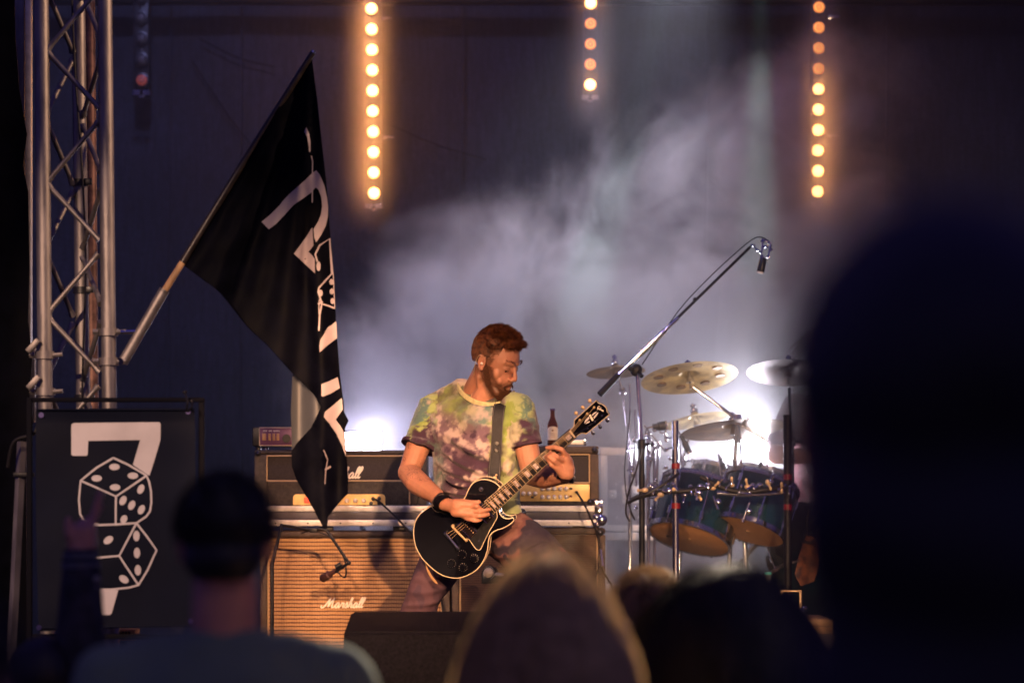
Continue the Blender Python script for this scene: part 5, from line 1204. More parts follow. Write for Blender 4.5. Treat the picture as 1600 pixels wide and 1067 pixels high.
m = mat('tie_dye_cotton', (.5, .5, .5), .85, bump=.5, bscale=420, sheen=.3); t_ = m.node_tree; at = t_.nodes.new('ShaderNodeAttribute'); at.attribute_name = 'dye'; t_.links.new(at.outputs['Color'], t_.nodes['Principled BSDF'].inputs['Base Color'])
shirt = obj('t_shirt', me, m, gt, 180)
# sleeve and waist hems, collar
bm = nb()
for (c_, dr_, r_) in ((sr1, (ELR-SHR), .0725), (sl1, (ELL-SHL), .0605)):
    m4 = axis_m(c_, dr_); lathe(bm, [(r_*.985, -.012), (r_*1.02, -.010), (r_*1.02, .004), (r_*.93, .005)], m4, 32, False)
bmesh.ops.solidify(bm, geom=bm.faces[:], thickness=.002); obj('sleeve_hem', bm, mat('purple_cotton', (.10, .05, .085), .85, 0, .4, 40, .4, 300), shirt)
bm = nb(); col = crv([G(714, 592, .05), G(718, 606, -.01), G(728, 618, -.055), G(745, 628, -.085), G(765, 632, -.105), G(782, 630, -.11), G(797, 621, -.085), G(803, 612, -.03)], 8)
tube(bm, col, .0046, 10); tube(bm, [q+Vector((-.002, .001, -.0052)) for q in col], .0042, 10); tube(bm, [q+Vector((-.004, .002, -.0100)) for q in col], .0036, 10); obj('collar', bm, mat('ribbed_collar', (.50, .46, .24), .85, 0, .15, 60, .5, 250), shirt)
# ---- trousers
bm = nb()
HPR, HPL = G(712, 838, .09), G(792, 834, .0); KNR, KNL = G(664, 925, .02), G(872, 893, -.30); ANR, ANL = G(600, 1122, .12), G(880, 1112, -.26)
loft(bm, [(G(750, 862, .05), .150, .115, (1, -.2, 0), (.2, 1, 0)), (G(750, 835, .05), .178, .122, (1, -.2, 0), (.2, 1, 0)), (G(752, 808, .04), .160, .112, (1, -.2, 0), (.2, 1, 0))], 28)
chain(bm, [HPR, HPR.lerp(KNR, .5), KNR], [.098, .090, .070]); chain(bm, [KNR, KNR.lerp(ANR, .3)+Vector((0, .02, 0)), ANR], [.070, .070, .050])
chain(bm, [HPL, HPL.lerp(KNL, .45), KNL], [.108, .102, .080]); chain(bm, [KNL, KNL.lerp(ANL, .3)+Vector((0, .02, 0)), ANL], [.076, .074, .052])
tf = [(770, 850, 838, 822, .008, 4), (780, 870, 850, 850, .008, 4), (770, 836, 815, 806, .006, 4), (660, 880, 700, 870, .006, 4), (650, 905, 695, 900, .007, 4), (645, 925, 700, 915, .006, 4), (800, 890, 860, 868, .007, 4), (765, 858, 820, 838, .006, 3), (632, 945, 690, 935, .007, 4)]
def pantpost(co, no):
    px, py = to_px(co)
    for (x0, y0, x1, y1, a, w_) in tf:
        dx, dy = x1-x0, y1-y0; t_ = np.clip(((px-x0)*dx+(py-y0)*dy)/(dx*dx+dy*dy), 0, 1); dd = np.hypot(px-(x0+t_*dx), py-(y0+t_*dy)-4*np.sin(np.pi*t_))
        co = co+no*(np.exp(-(dd/w_)**2)*a*np.clip(-no[:, 1]*1.5, 0, 1))[:, None]
    for i in range(len(co)): co[i] = co[i]+no[i]*noise.fractal(Vector(co[i])*9, 1.0, 2.0, 3)*.007
    return co
me = remesh(bm, .0065, 6, pantpost); n = len(me.vertices); co = np.empty(n*3, np.float32); me.vertices.foreach_get('co', co); co = co.reshape(-1, 3); px, py = to_px(co)
colr = np.ones((n, 4), np.float32)
for i in range(n):
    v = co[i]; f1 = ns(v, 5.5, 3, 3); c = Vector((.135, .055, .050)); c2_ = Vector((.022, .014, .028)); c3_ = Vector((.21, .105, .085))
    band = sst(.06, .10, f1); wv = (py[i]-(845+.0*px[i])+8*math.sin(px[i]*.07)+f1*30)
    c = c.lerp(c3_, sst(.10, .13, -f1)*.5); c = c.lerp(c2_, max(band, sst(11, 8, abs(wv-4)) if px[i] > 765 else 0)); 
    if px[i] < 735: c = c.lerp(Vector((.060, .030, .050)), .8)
    colr[i, :3] = c
ca = me.color_attributes.new('dye', 'FLOAT_COLOR', 'POINT'); ca.data.foreach_set('color', colr.ravel())
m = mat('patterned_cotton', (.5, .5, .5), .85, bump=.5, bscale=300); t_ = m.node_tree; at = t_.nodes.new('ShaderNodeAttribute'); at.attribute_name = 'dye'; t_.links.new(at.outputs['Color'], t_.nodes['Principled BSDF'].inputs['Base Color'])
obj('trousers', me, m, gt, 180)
bm = nb(); tube(bm, crv([G(676, 812, .0), G(720, 822, -.08), G(760, 822, -.095), G(800, 808, -.07), G(816, 800, -.0)]), .016, 10); obj('waistband', bm, M['leather'], gt)
for (a, k) in ((ANR, 'shoe'), (ANL, 'shoe')):
    bm = nb(); f_ = Vector((-.25, -.95, 0)).normalized() if a is ANR else Vector((.35, -.93, 0)).normalized(); z = STZ
    c0 = Vector((a.x, a.y, z+.045)); chain(bm, [Vector((a.x, a.y, a.z)), c0-f_*.05], [.052, .042]); chain(bm, [c0-f_*.06, c0+f_*.08, c0+f_*.17+Vector((0, 0, -.008))], [.044, .042, .036])
    me = remesh(bm, .008, 4, lambda co, no: np.column_stack([co[:, 0], co[:, 1], np.maximum(co[:, 2], STZ+.001)])); obj('shoe', me, M['leather'], gt, 180)
# wrist cuff, bracelet
def ringband(cc, dr_, r_, w_, m, name, par=gt, n_=28):
    bm = nb(); m4 = axis_m(cc, dr_); lathe(bm, [(r_, -w_), (r_*1.06, -w_*.8), (r_*1.06, w_*.8), (r_, w_)], m4, n_, False); bmesh.ops.solidify(bm, geom=bm.faces[:], thickness=.003); return obj(name, bm, M[m], par)
da = (WRR-ELR).normalized()
cf = ringband(WRR-da*.012, da, .0335, .026, 'leather', 'leather_cuff'); ringband(WRR-da*.012+Vector((-.012, -.004, .0)), da, .0352, .0028, 'alu', 'cuff_edge', cf)
bm = nb()
dl = (L_(884, 735, 0)-WRL).normalized(); m4 = axis_m(WRL+dl*.004, Vector((.25, .1, 1)))
for k in range(26): a = 2*math.pi*k/26; ell(bm, m4 @ Vector((.034*math.cos(a), .034*math.sin(a), .004*math.sin(2*a))), (.0042,)*3, sub=1)
obj('bead_bracelet', bm, M['knob'], gt)
bm = nb(); m4 = axis_m(WRL+Vector((-.002, 0, -.012)), Vector((.25, .1, 1))); lathe(bm, [(.032, -.007), (.0345, -.006), (.0345, .006), (.032, .007)], m4, 26, False); bmesh.ops.solidify(bm, geom=bm.faces[:], thickness=.002); obj('wristband', bm, M['leather'], gt)

# ================================================================ guitar
gu = thing('electric_guitar', 'black single cutaway electric guitar with cream edging held by the guitarist', 'guitar', GO)
def gp(pts, sx=1, ox=0): return [gxy(x, y) for x, y in pts]
c4 = lambda pts: [(640+x/6.667, 760+y/6.667) for x, y in pts]
outline = [(781.3, 760.6), (777, 756.5), (773, 753.4), (768, 751.2), (762.8, 749.5), (757.5, 748.8), (752.5, 749), (747, 750.3), (742, 752.4), (738, 755.6), (735, 759.6), (732, 764.6), (729.8, 770), (727.6, 775), (724, 781), (717, 786), (708, 788), (697, 787), (686, 787.5), (677, 789.5), (670.8, 792), (662.5, 797.5), (656, 803), (651, 810), (648, 817), (646.6, 825), (646.2, 833), (647, 842), (649, 852), (653, 861.5), (659, 871), (665, 878), (671, 884), (678, 890), (685, 895), (692, 898.8), (700, 901.3), (708, 902.8), (715, 902.9), (723, 901.5), (730, 898.7), (738, 894.7), (745, 889.7), (751, 883), (755.5, 875.5), (759, 868), (761.5, 859.5), (762.6, 852), (763, 846), (765, 837.5), (768, 833), (772, 829.7), (778, 827.2), (784, 825.7), (790, 822.8), (796, 819.3), (800, 816.2), (802.7, 812.8), (802.6, 810), (801, 808.7), (798.5, 809.3), (796, 810), (791, 810), (787, 808.7), (783.5, 806), (781, 802.4), (779.6, 797), (779, 792), (779.6, 788), (775, 783), (775, 770)]
OL = gp(outline); OLs = [p for p in OL]
bm = nb(); prism(bm, OLs, -.050, 0.0, GM); bmesh.ops.bevel(bm, geom=[e for e in bm.edges if len(e.link_faces) == 2 and e.calc_face_angle(0) > .8 and all(((v.co-GO).dot(gn)) < -.04 for v in e.verts)], offset=.006, segments=2, affect='EDGES')
obj('body', bm, M['gblack'], gu, 35)
bm = nb(); nbd = [GM @ Vector((x, y, -.0005)) for x, y in OL]; tube(bm, nbd+[nbd[0]], .0022, 8, False); 
nbd2 = [GM @ Vector((x, y, -.048)) for x, y in OL]; tube(bm, nbd2+[nbd2[0]], .0022, 6, False); obj('edge_binding', bm, M['cream'], gu)
# fretboard + neck
f0 = gp([(757.6, 782.8), (771.5, 801.9), (898.8, 682.7), (889.8, 673.0)]); 
bm = nb(); prism(bm, f0, .004, .012, GM); obj('fretboard', bm, M['ebony'], gu)
bm = nb()
for a, b in ((f0[0], f0[3]), (f0[1], f0[2]), (f0[0], f0[1])): tube(bm, [GM @ Vector((*a, .0095)), GM @ Vector((*b, .0095))], .0016, 6)
obj('neck_binding', bm, M['cream'], gu)
bm = nb(); xa = (f0[0][0]+f0[1][0])/2+.06; ya = (f0[0][1]+f0[1][1])/2; xb = (f0[2][0]+f0[3][0])/2; ybb = (f0[2][1]+f0[3][1])/2; wA = .027; wB = .0215
ringsN = [(GM @ Vector((xa+(xb-xa)*k/8, ya+(ybb-ya)*k/8, -.0125)), wA+(wB-wA)*k/8, .019, e2, gn) for k in range(9)]
loft(bm, ringsN, 20); obj('neck', bm, M['gblack'], gu)
nutx = xb; scale_ = .628*(nutx/.628) if nutx else .628; SL = nutx+.0
def nk_e(x, side):   # edge point of fretboard at local x
    a, b = (f0[0], f0[3]) if side < 0 else (f0[1], f0[2]); u = (x-a[0])/(b[0]-a[0]); return Vector((x, a[1]+(b[1]-a[1])*u))
frx = [SL*(2**(-k/12)) for k in range(0, 23)]
for k in range(1, 23):
    if frx[k] < f0[0][0]+.002: break
    bm = nb(); a = nk_e(frx[k], -1); b = nk_e(frx[k], 1); tube(bm, [GM @ Vector((a.x, a.y+.001, .0125)), GM @ Vector((b.x, b.y-.001, .0125))], .0011, 6); obj('fret', bm, M['gold'], gu)
for k in (1, 3, 5, 7, 9, 12, 15, 17, 19, 21):
    if frx[k] < f0[0][0]+.01: continue
    x0_, x1_ = frx[k]+.18*(frx[k-1]-frx[k]), frx[k-1]-.18*(frx[k-1]-frx[k]); a0_, a1_, b0_, b1_ = nk_e(x0_, -1), nk_e(x1_, -1), nk_e(x0_, 1), nk_e(x1_, 1); t0, t1 = .22, .78
    bm = nb(); prism(bm, [tuple(a0_.lerp(b0_, t0)), tuple(a1_.lerp(b1_, t0)), tuple(a1_.lerp(b1_, t1)), tuple(a0_.lerp(b0_, t1))], .0121, .0127, GM); obj('block_inlay', bm, M['pearl'], gu)
bm = nb(); a = nk_e(nutx+.002, -1); b = nk_e(nutx+.002, 1); tube(bm, [GM @ Vector((*a, .013)), GM @ Vector((*b, .013))], .0032, 8); obj('nut', bm, M['cream'], gu)
hs = gp([(891, 671.4), (894.5, 668.5), (897, 665.8), (897.6, 661), (897.7, 656), (915, 640.5), (932, 625.3), (935, 629), (937.6, 630.4), (940.5, 631), (943, 632.6), (945.6, 634.5), (947.7, 637), (948.3, 640), (949, 642.7), (951, 645.3), (952.8, 647), (934, 662.8), (916, 677.6), (912, 676.6), (908.4, 676.5), (904, 679), (899.4, 682.7)])
HM = GM.copy() 
bm = nb(); prism(bm, hs, -.010, .004, HM); obj('headstock', bm, M['gblack'], gu)
bm = nb(); q = [GM @ Vector((x, y, .0042)) for x, y in hs]; tube(bm, q+[q[0]], .0018, 6, False); obj('headstock_binding', bm, M['cream'], gu)
zc = lambda pts: gp([(860+x/8.89, 600+y/8.89) for x, y in pts])
for poly in ([(470, 540), (490, 490), (535, 445), (545, 475), (510, 515)], [(575, 425), (605, 395), (655, 375), (630, 400), (590, 437)], [(610, 480), (600, 455), (640, 405), (672, 388), (650, 430)], [(480, 550), (520, 520), (550, 505), (545, 530), (505, 545)]):
    bm = nb(); prism(bm, zc(poly), .0041, .0048, HM); obj('diamond_inlay', bm, M['ivory'], gu)
bm = nb(); prism(bm, zc([(535, 430), (560, 415), (605, 495), (582, 512)]), .0041, .0052, HM); obj('diamond_inlay', bm, M['logo'], gu)
a = Vector((*zc([(650, 330)])[0], .0055)); b = Vector((*zc([(745, 385)])[0], .0055)); xd = (b-a).normalized(); yd = Vector((0, 0, 1)).cross(xd)
if (HM.to_3x3() @ yd).z < 0: yd = -yd
lm = Matrix((xd, yd, xd.cross(yd))).transposed().to_4x4(); lm.translation = a
bm = nb(); script(bm, GIBSON, HM @ lm, (b-a).length/5.2, .1, .16, .2); obj('script_logo', bm, M['logo'], gu)
posts = zc([(610, 320), (515, 405), (412, 495), (718, 440), (618, 525), (520, 615)])
keys = zc([(550, 245), (455, 340), (360, 420), (778, 500), (680, 590), (580, 675)])
for i, ((x, y), (kx, ky)) in enumerate(zip(posts, keys)):
    bm = nb(); m4 = HM @ Matrix.Translation((x, y, .004)); lathe(bm, [(.0045, 0), (.0045, .002), (.003, .002), (.003, .009), (.0035, .010)], m4, 12)
    k0 = HM @ Vector((x, y, -.006)); k1 = HM @ Vector((kx, ky, -.006)); tube(bm, [k0, k1], .0018, 8); obj('tuning_post', bm, M['chrome'] if i > 2 else M['gold'], gu)
    bm = nb(); d_ = (k1-k0).normalized(); rt = Matrix((d_, gn, d_.cross(gn))).transposed(); ell(bm, k1+d_*.003, (.0085, .004, .0075), rt); obj('tuning_key', bm, M['gold'] if i < 3 else M['chrome'], gu)
# hardware on the body
brc = gxy(718.3, 832); ub = (Vector(gxy(728.5, 842.5))-Vector(gxy(708, 821.5))); ub.normalize()
pb = lambda px, py, h: GM @ Vector((*gxy(px, py), h))
bm = nb(); tube(bm, [pb(696.5, 831, .014), pb(717.5, 856, .014)], .0068, 14); 
for (x, y) in ((697, 831.5), (717, 855.5)): lathe(bm, [(.0075, 0), (.0075, .018), (.005, .021)], GM @ Matrix.Translation((*gxy(x, y), 0)), 14)
obj('tailpiece', bm, M['chrome'], gu)
bm = nb(); tube(bm, [pb(708, 821.5, .012), pb(728.5, 842.5, .012)], .0045, 12)
for (x, y) in ((708, 821), (729, 843)): lathe(bm, [(.0065, 0), (.0065, .010), (.003, .013)], GM @ Matrix.Translation((*gxy(x, y), 0)), 14)
for k in range(6): q = pb(710.5+k*3.0, 824+k*3.1, .016); ell(bm, q, (.003, .003, .0035), sub=1)
obj('bridge', bm, M['gold'], gu)
def pickup(cx, cy):
    c = Vector(gxy(cx, cy)); u = ub.to_2d() if len(ub) > 2 else Vector(ub); v = Vector((u.y, -u.x)); v = v if v.x > 0 else -v
    def rect(w_, l_): return [tuple(c+u*l_/2*s1+v*w_/2*s2) for s1, s2 in ((-1, -1), (1, -1), (1, 1), (-1, 1))]
    bm = nb(); prism(bm, rect(.044, .088), .0005, .006, GM); rg = obj('pickup_ring', bm, M['blackp'], gu)
    bm = nb(); prism(bm, rect(.036, .070), .0062, .012, GM); q = rect(.0365, .0705); pts = [GM @ Vector((*p, .012)) for p in q]; pk = obj('pickup', bm, mat('smoked_cover', (.05, .035, .04), .25, .7) if 'smoked_cover' not in bpy.data.materials else bpy.data.materials['smoked_cover'], gu)
    bm = nb(); tube(bm, pts+[pts[0]], .0011, 6, False); obj('cover_edge', bm, M['chrome'], pk)
    bm = nb()
    for k in range(6): p = c+u*(-.026+.0105*k)+v*.006; ell(bm, GM @ Vector((*p, .0125)), (.0024,)*3, sub=1)
    obj('pole_screws', bm, M['gold'], pk)
pickup(731, 824.5); pickup(757, 801)
for k in range(6):
    a_ = Vector(gxy(711+k*2.7, 825.2+k*2.8)); b_ = nk_e(nutx+.002, -1).lerp(nk_e(nutx+.002, 1), .12+.152*k)
    t_ = Vector(gxy(698.5+k*3.3, 833.5+k*4.0)); pst = Vector(posts[(2-k) if k < 3 else (3+(5-k))]) if k < 3 else Vector(posts[[5, 4, 3][k-3]])
    bm = nb(); tube(bm, [GM @ Vector((*t_, .014)), GM @ Vector((*a_, .0175)), GM @ Vector((*b_, .0155)), GM @ Vector((*pst, .010))], [.0009-.0001*k]*4, 5); obj('string', bm, M['chrome'] if k > 2 else M['gold'], gu)
pg = [(620, 540), (655, 590), (690, 638), (710, 652), (728, 655), (748, 640), (775, 580), (830, 470), (880, 385), (912, 325), (917, 300), (912, 262), (914, 232)]
bm = nb(); pts = [GM @ Vector((*p, .0075)) for p in gp(c4(pg))]; tube(bm, crv(pts, 5), .0016, 6); obj('pickguard_edge', bm, M['cream'], gu)
bm = nb(); prism(bm, gp(c4(pg+[(880, 250), (800, 330), (735, 420)])), .0045, .0070, GM); obj('pickguard', bm, M['blackp'], gu)
bm = nb(); ell(bm, pb(749.4, 843.5, .008), (.003,)*3, sub=1); obj('pickguard_screw', bm, M['chrome'], gu)
for (x, y) in c4([(550, 703), (675, 745), (440, 797), (558, 840)]):
    m4 = GM @ Matrix.Translation((*gxy(x, y), 0)); bm = nb(); lathe(bm, [(.0135, 0), (.0135, .003), (.0115, .013), (.0105, .014)], m4, 28); kn = obj('knob', bm, M['gblack'], gu)
    bm = nb()
    for k in range(12): a = 2*math.pi*k/12; tube(bm, [m4 @ Vector((.0145*math.cos(a), .0145*math.sin(a), .0025)), m4 @ Vector((.0170*math.cos(a), .0170*math.sin(a), .0015))], .0005, 4)
    obj('knob_marks', bm, M['ivory'], kn)
m4 = GM @ Matrix.Translation((*gxy(751.7, 764.2), 0)); bm = nb(); lathe(bm, [(.0095, .0005), (.0095, .002), (.006, .002), (.006, .006), (.003, .007)], m4, 24); tube(bm, [m4 @ Vector((0, 0, .004)), m4 @ Vector((.002, -.002, .018))], [.0018, .003], 8); obj('toggle_switch', bm, M['chrome'], gu)
for (x, y) in c4([(98, 705), (810, 560)]):
    bm = nb(); ell(bm, pb(x, y, -.02), (.007,)*3); obj('strap_button', bm, M['chrome'], gu)
bm = nb(); tube(bm, crv([pb(662, 880, -.03), pb(664, 889, -.03), pb(670, 902, -.03), pb(677, 911, -.03), pb(681, 915, -.03)]), [.003]*3+[.0022+.0030*math.sin(math.pi*k/22) for k in range(19)]+[.0015]*3, 6); o = obj('leather_thong', bm, mat('tan_leather', (.45, .26, .12), .6), gu)
# strap
def strip(path, w_, wdir, th):
    bm = nb(); rows = []
    for i, p in enumerate(path):
        ww = w_[i] if isinstance(w_, list) else w_
        rows.append([bm.verts.new(p-wdir*ww/2), bm.verts.new(p+wdir*ww/2)])
    for a, b in zip(rows[:-1], rows[1:]): bm.faces.new((a[0], a[1], b[1], b[0]))
    bmesh.ops.solidify(bm, geom=bm.faces[:], thickness=th); return bm
pth = crv([G(802, 645, .16), G(800, 622, .09), G(797, 613, .01), G(788, 621, -.07), G(781, 636, -.125), G(778, 660, -.142), G(776, 700, -.150), G(773, 735, -.165), G(772, 754, -.185)], 7)
bm = strip(pth, [.046-.004*math.sin(i*.2) for i in range(len(pth))], Vector((1, -.12, .03)).normalized(), .003); st = obj('guitar_strap', bm, M['strap'], gu, 60)
bm = nb(); lathe(bm, [(.008, 0), (.010, .002), (.008, .004)], axis_m(G(776, 705, -.156), (0, -1, 0)), 18); lathe(bm, [(.008, 0), (.010, .002), (.008, .004)], axis_m(G(777, 694, -.152), (0, -1, 0)), 18); obj('embossed_stud', bm, M['leather'], st)
bm = nb(); ell(bm, G(774, 747, -.19), (.008, .006, .007)); ell(bm, G(776, 743, -.192), (.005, .004, .004)); obj('strap_lock', bm, M['gold'], st)
for s_ in (-1, 1):
    bm = nb(); tube(bm, [p+Vector((s_*.0195, -.0025, 0)) for p in pth[18:]], .0009, 4); obj('stitching', bm, M['alu'], st)
# ================================================================ the drummer, mostly hidden
dm = thing('person', 'drummer in a dark red top seated behind the cymbals at the right edge', 'person', (P(1296, 0, 12.35).x, 12.35, STZ+.30))
dx = P(1300, 0, 12.35).x; dy = 12.35; dz = STZ+.30
t = thing('drum_riser', 'low black riser under the drummer at the right', 'riser', (dx+.1, 12.5, STZ)); bm = nb(); box(bm, (dx-.18, 11.75, STZ+.001), (dx+1.2, 13.2, STZ+.299), .004); obj('platform', bm, M['blackp'], t)
Td = Matrix.Translation((dx+.03, dy, dz+1.26)) @ Matrix.Rotation(R(-20), 4, 'Z')
bm = nb(); _head(bm, Td, True, (dx, dy+.03, dz+1.06))
for s_, (hx, hz_) in ((-1, (.02, .78)), (1, (.2, .80))):
    sh = Vector((dx+s_*.17, dy, dz+1.03)); el = Vector((dx+s_*.27, dy-.14, dz+.80)); wr = Vector((dx+hx, dy-.36, dz+hz_))
    chain(bm, [sh, el, wr], [.05, .042, .028]); cap_(bm, wr, wr+Vector((0, -.07, .01)), .03, .03)
    for k in range(4): cap_(bm, wr+Vector((-.024+.016*k, -.07, .01)), wr+Vector((-.02+.013*k, -.10, -.02)), .010, .009)
    cap_(bm, wr+Vector((-s_*.028, -.03, .01)), wr+Vector((-s_*.03, -.08, .0)), .011, .009)
me = remesh(bm, .006, 3); obj('body', me, M['skinb'], dm, 180)
bm = nb(); loft(bm, [(Vector((dx, dy, dz+.48)), .17, .13, (1, 0, 0), (0, 1, 0)), (Vector((dx, dy, dz+.75)), .17, .12, (1, 0, 0), (0, 1, 0)), (Vector((dx, dy+.02, dz+1.0)), .20, .11, (1, 0, 0), (0, 1, 0)), (Vector((dx, dy+.02, dz+1.09)), .10, .07, (1, 0, 0), (0, 1, 0))])
for s_ in (-1, 1): cap_(bm, (dx+s_*.16, dy+.01, dz+1.02), (dx+s_*.245, dy-.10, dz+.86), .072, .066)
obj('shirt', remesh(bm, .009, 5), mat('dark_red_cotton', (.10, .010, .016), .8, 0, .3, 20), dm, 180)
bm = nb()
for s_ in (-1, 1): chain(bm, [(dx+s_*.09, dy, dz+.50), (dx+s_*.24, dy-.42, dz+.52), (dx+s_*.25, dy-.46, dz+.06)], [.09, .07, .05]); cap_(bm, (dx+s_*.25, dy-.42, dz+.045), (dx+s_*.26, dy-.62, dz+.04), .042, .036)
obj('trousers', remesh(bm, .01, 4), M['flag'], dm, 180)
bm = nb()
for k in range(900):
    th = random.uniform(0, 6.283); z = random.uniform(-.02, 1); rr_ = math.sqrt(max(0, 1-z*z)); p = Td @ Vector((.083*rr_*math.cos(th), .02+.10*rr_*math.sin(th), .03+.09*z))
    if rr_*math.sin(th) < -.45 and z < .6: continue
    strand(bm, p, Vector((math.cos(th)*.8, math.sin(th)*.8, .2)), Vector((math.cos(th)*.2+random.uniform(-.3, .3), math.sin(th)*.2+.1, -1)), random.uniform(.18, .30), .004, 5)
obj('long_hair', bm, M['brownhair'], dm, None)
t = thing('drum_stool', 'round stool under the drummer', 'stool', (dx, dy, dz)); bm = nb(); lathe(bm, [(.15, .40), (.16, .42), (.16, .46), (.14, .47)], Matrix.Translation((dx, dy+.02, dz-.02)), 24); obj('seat', bm, M['leather'], t)
bm = nb(); tube(bm, [(dx, dy, dz+.39), (dx, dy, dz+.02)], .02, 12); obj('post', bm, M['chrome'], t); tripod(t, Vector((dx, dy, dz)))

# ================================================================ audience seen from behind
FL = .15
def audience(label, px, ytop, d, hscale, shirt_m, hair, yaw=0, build=1.0, hairm='darkhair', tilt=0, arms=True, neckm='skinb', sleeves=True, headw=1.0):
    top = P(px, ytop, d); x = top.x; zt = top.z
    t = thing('person', label, 'person', (x, d, GZ), 'audience in front of the stage')
    s = hscale; hc = Vector((x, d, zt-.130*s))
    T = Matrix.Translation(hc) @ Matrix.Rotation(R(180+yaw), 4, 'Z') @ Matrix.Rotation(R(tilt), 4, 'X') @ Matrix.Scale(s, 4) @ Matrix.Diagonal((headw, 1, 1, 1))
    T0 = Matrix.Translation(hc) @ Matrix.Rotation(R(180+yaw), 4, 'Z') @ Matrix.Rotation(R(tilt), 4, 'X') @ Matrix.Scale(s, 4)
    zs = zt-.335*s; nk_ = Vector((x, d-.02, zt-.29*s)); rz_ = Matrix.Rotation(R(yaw), 3, 'Z'); o = Vector((x, d, 0))
    q = lambda a, b, z: o+rz_ @ Vector((a, b, 0))+Vector((0, 0, z))
    bm = nb(); _head(bm, T0, True, nk_); w_ = .185*build
    for s_ in (-1, 1):
        sh, el, wr = q(s_*w_, -.01, zs-.02), q(s_*(w_+.06), -.03, zs-.32), q(s_*(w_+.04), .08, zs-.57)
        chain(bm, [sh, el, wr], [.05, .042, .028]); chain(bm, [wr, wr+Vector((0, .02, -.08))], [.028, .036])
        for k in range(4): chain(bm, [wr+Vector((-.027+.018*k, .03, -.08)), wr+Vector((-.027+.018*k, .05, -.13-.008*(k in (1, 2)))), wr+Vector((-.025+.016*k, .04, -.16))], [.011, .010, .008])
        chain(bm, [wr+Vector((-s_*.03, .02, -.04)), wr+Vector((-s_*.045, .04, -.09))], [.013, .010])
    obj('body', remesh(bm, .0065, 3), M[neckm], t, 180)
    bm = nb(); X = rz_ @ Vector((1, 0, 0)); Y = rz_ @ Vector((0, 1, 0))
    loft(bm, [(q(0, 0, zs-.56), .165*build, .125, X, Y), (q(0, 0, zs-.40), .155*build, .115, X, Y), (q(0, 0, zs-.18), .180*build, .125, X, Y), (q(0, -.01, zs-.03), .190*build, .105, X, Y), (q(0, -.015, zs+.03), .125*build, .075, X, Y), (q(0, -.015, zs+.065), .068, .062, X, Y)], 32)
    for s_ in (-1, 1):
        cap_(bm, q(s_*.10*build, -.01, zs+.005), q(s_*w_, -.01, zs-.035), .058, .068); cap_(bm, q(s_*w_, -.01, zs-.035), q(s_*(w_+.05), -.03, zs-.25), .072, .066)
    def pp(co, no):
        for i in range(len(co)): co[i] = co[i]+no[i]*noise.fractal(Vector(co[i])*7, 1, 2, 3)*.009
        return co
    obj('top', remesh(bm, .010, 6, pp), shirt_m, t, 180)
    bm = nb(); hipz = zs-.55
    loft(bm, [(q(0, 0, hipz-.12), .15*build, .12, X, Y), (q(0, 0, hipz+.03), .16*build, .12, X, Y)], 24)
    for s_ in (-1, 1): chain(bm, [q(s_*.085, 0, hipz-.05), q(s_*.10, .02, hipz*.52), q(s_*.11, 0, .10)], [.088, .062, .048]); 
    obj('trousers', remesh(bm, .012, 4), M['flag'], t, 180)
    bm = nb()
    for s_ in (-1, 1): chain(bm, [q(s_*.11, -.03, .05), q(s_*.115, .15, .042)], [.048, .040])
    obj('shoes', remesh(bm, .012, 3, lambda co, no: np.column_stack([co[:, 0], co[:, 1], np.maximum(co[:, 2], .001)])), M['leather'], t, 180)
    # hair
    R3 = T0.to_3x3().normalized()
    kind, n, L0 = hair
    b2 = nb()
    e = lambda c, r: ell(b2, T @ Vector(c), [v*s for v in r], R3, 4)
    if kind == 'short':
        e((0, .020, .042), (.080*headw, .097, .088)); e((0, .040, -.01), (.070*headw, .075, .06)); cutz = lambda p: p.z < -.055 or (p.y < -.045 and p.z < .06) or (p.y < -.005 and p.z < .0)
    elif kind == 'bob':
        e((0, .022, .042), (.085, .102, .092)); e((0, .032, -.04), (.083, .085, .09)); e((0, .036, -.12), (.082, .07, .085)); cutz = lambda p: (p.y < -.045 and p.z < .065) or (p.y < -.01 and p.z < .03)
    else:
        e((0, .022, .042), (.079*headw, .096, .087)); e((0, .040, -.03), (.076*headw, .070, .09)); e((0, .050, -.13), (.080*headw, .055, .12)); e((0, .055, -.26), (.085*headw, .050, .14)); cutz = lambda p: (p.y < -.045 and p.z < .065) or (p.y < -.01 and p.z < .03)
    me = remesh(b2, .006*s, 4, pp); b2 = nb(); b2.from_mesh(me); Ti = T0.inverted()
    bmesh.ops.delete(b2, geom=[f for f in b2.faces if cutz(Ti @ f.calc_center_median())], context='FACES')
    ho = obj('hair', b2, M.get(hairm+'_base', M[hairm]), t, 180)
    bm = nb(); T3 = R3*s
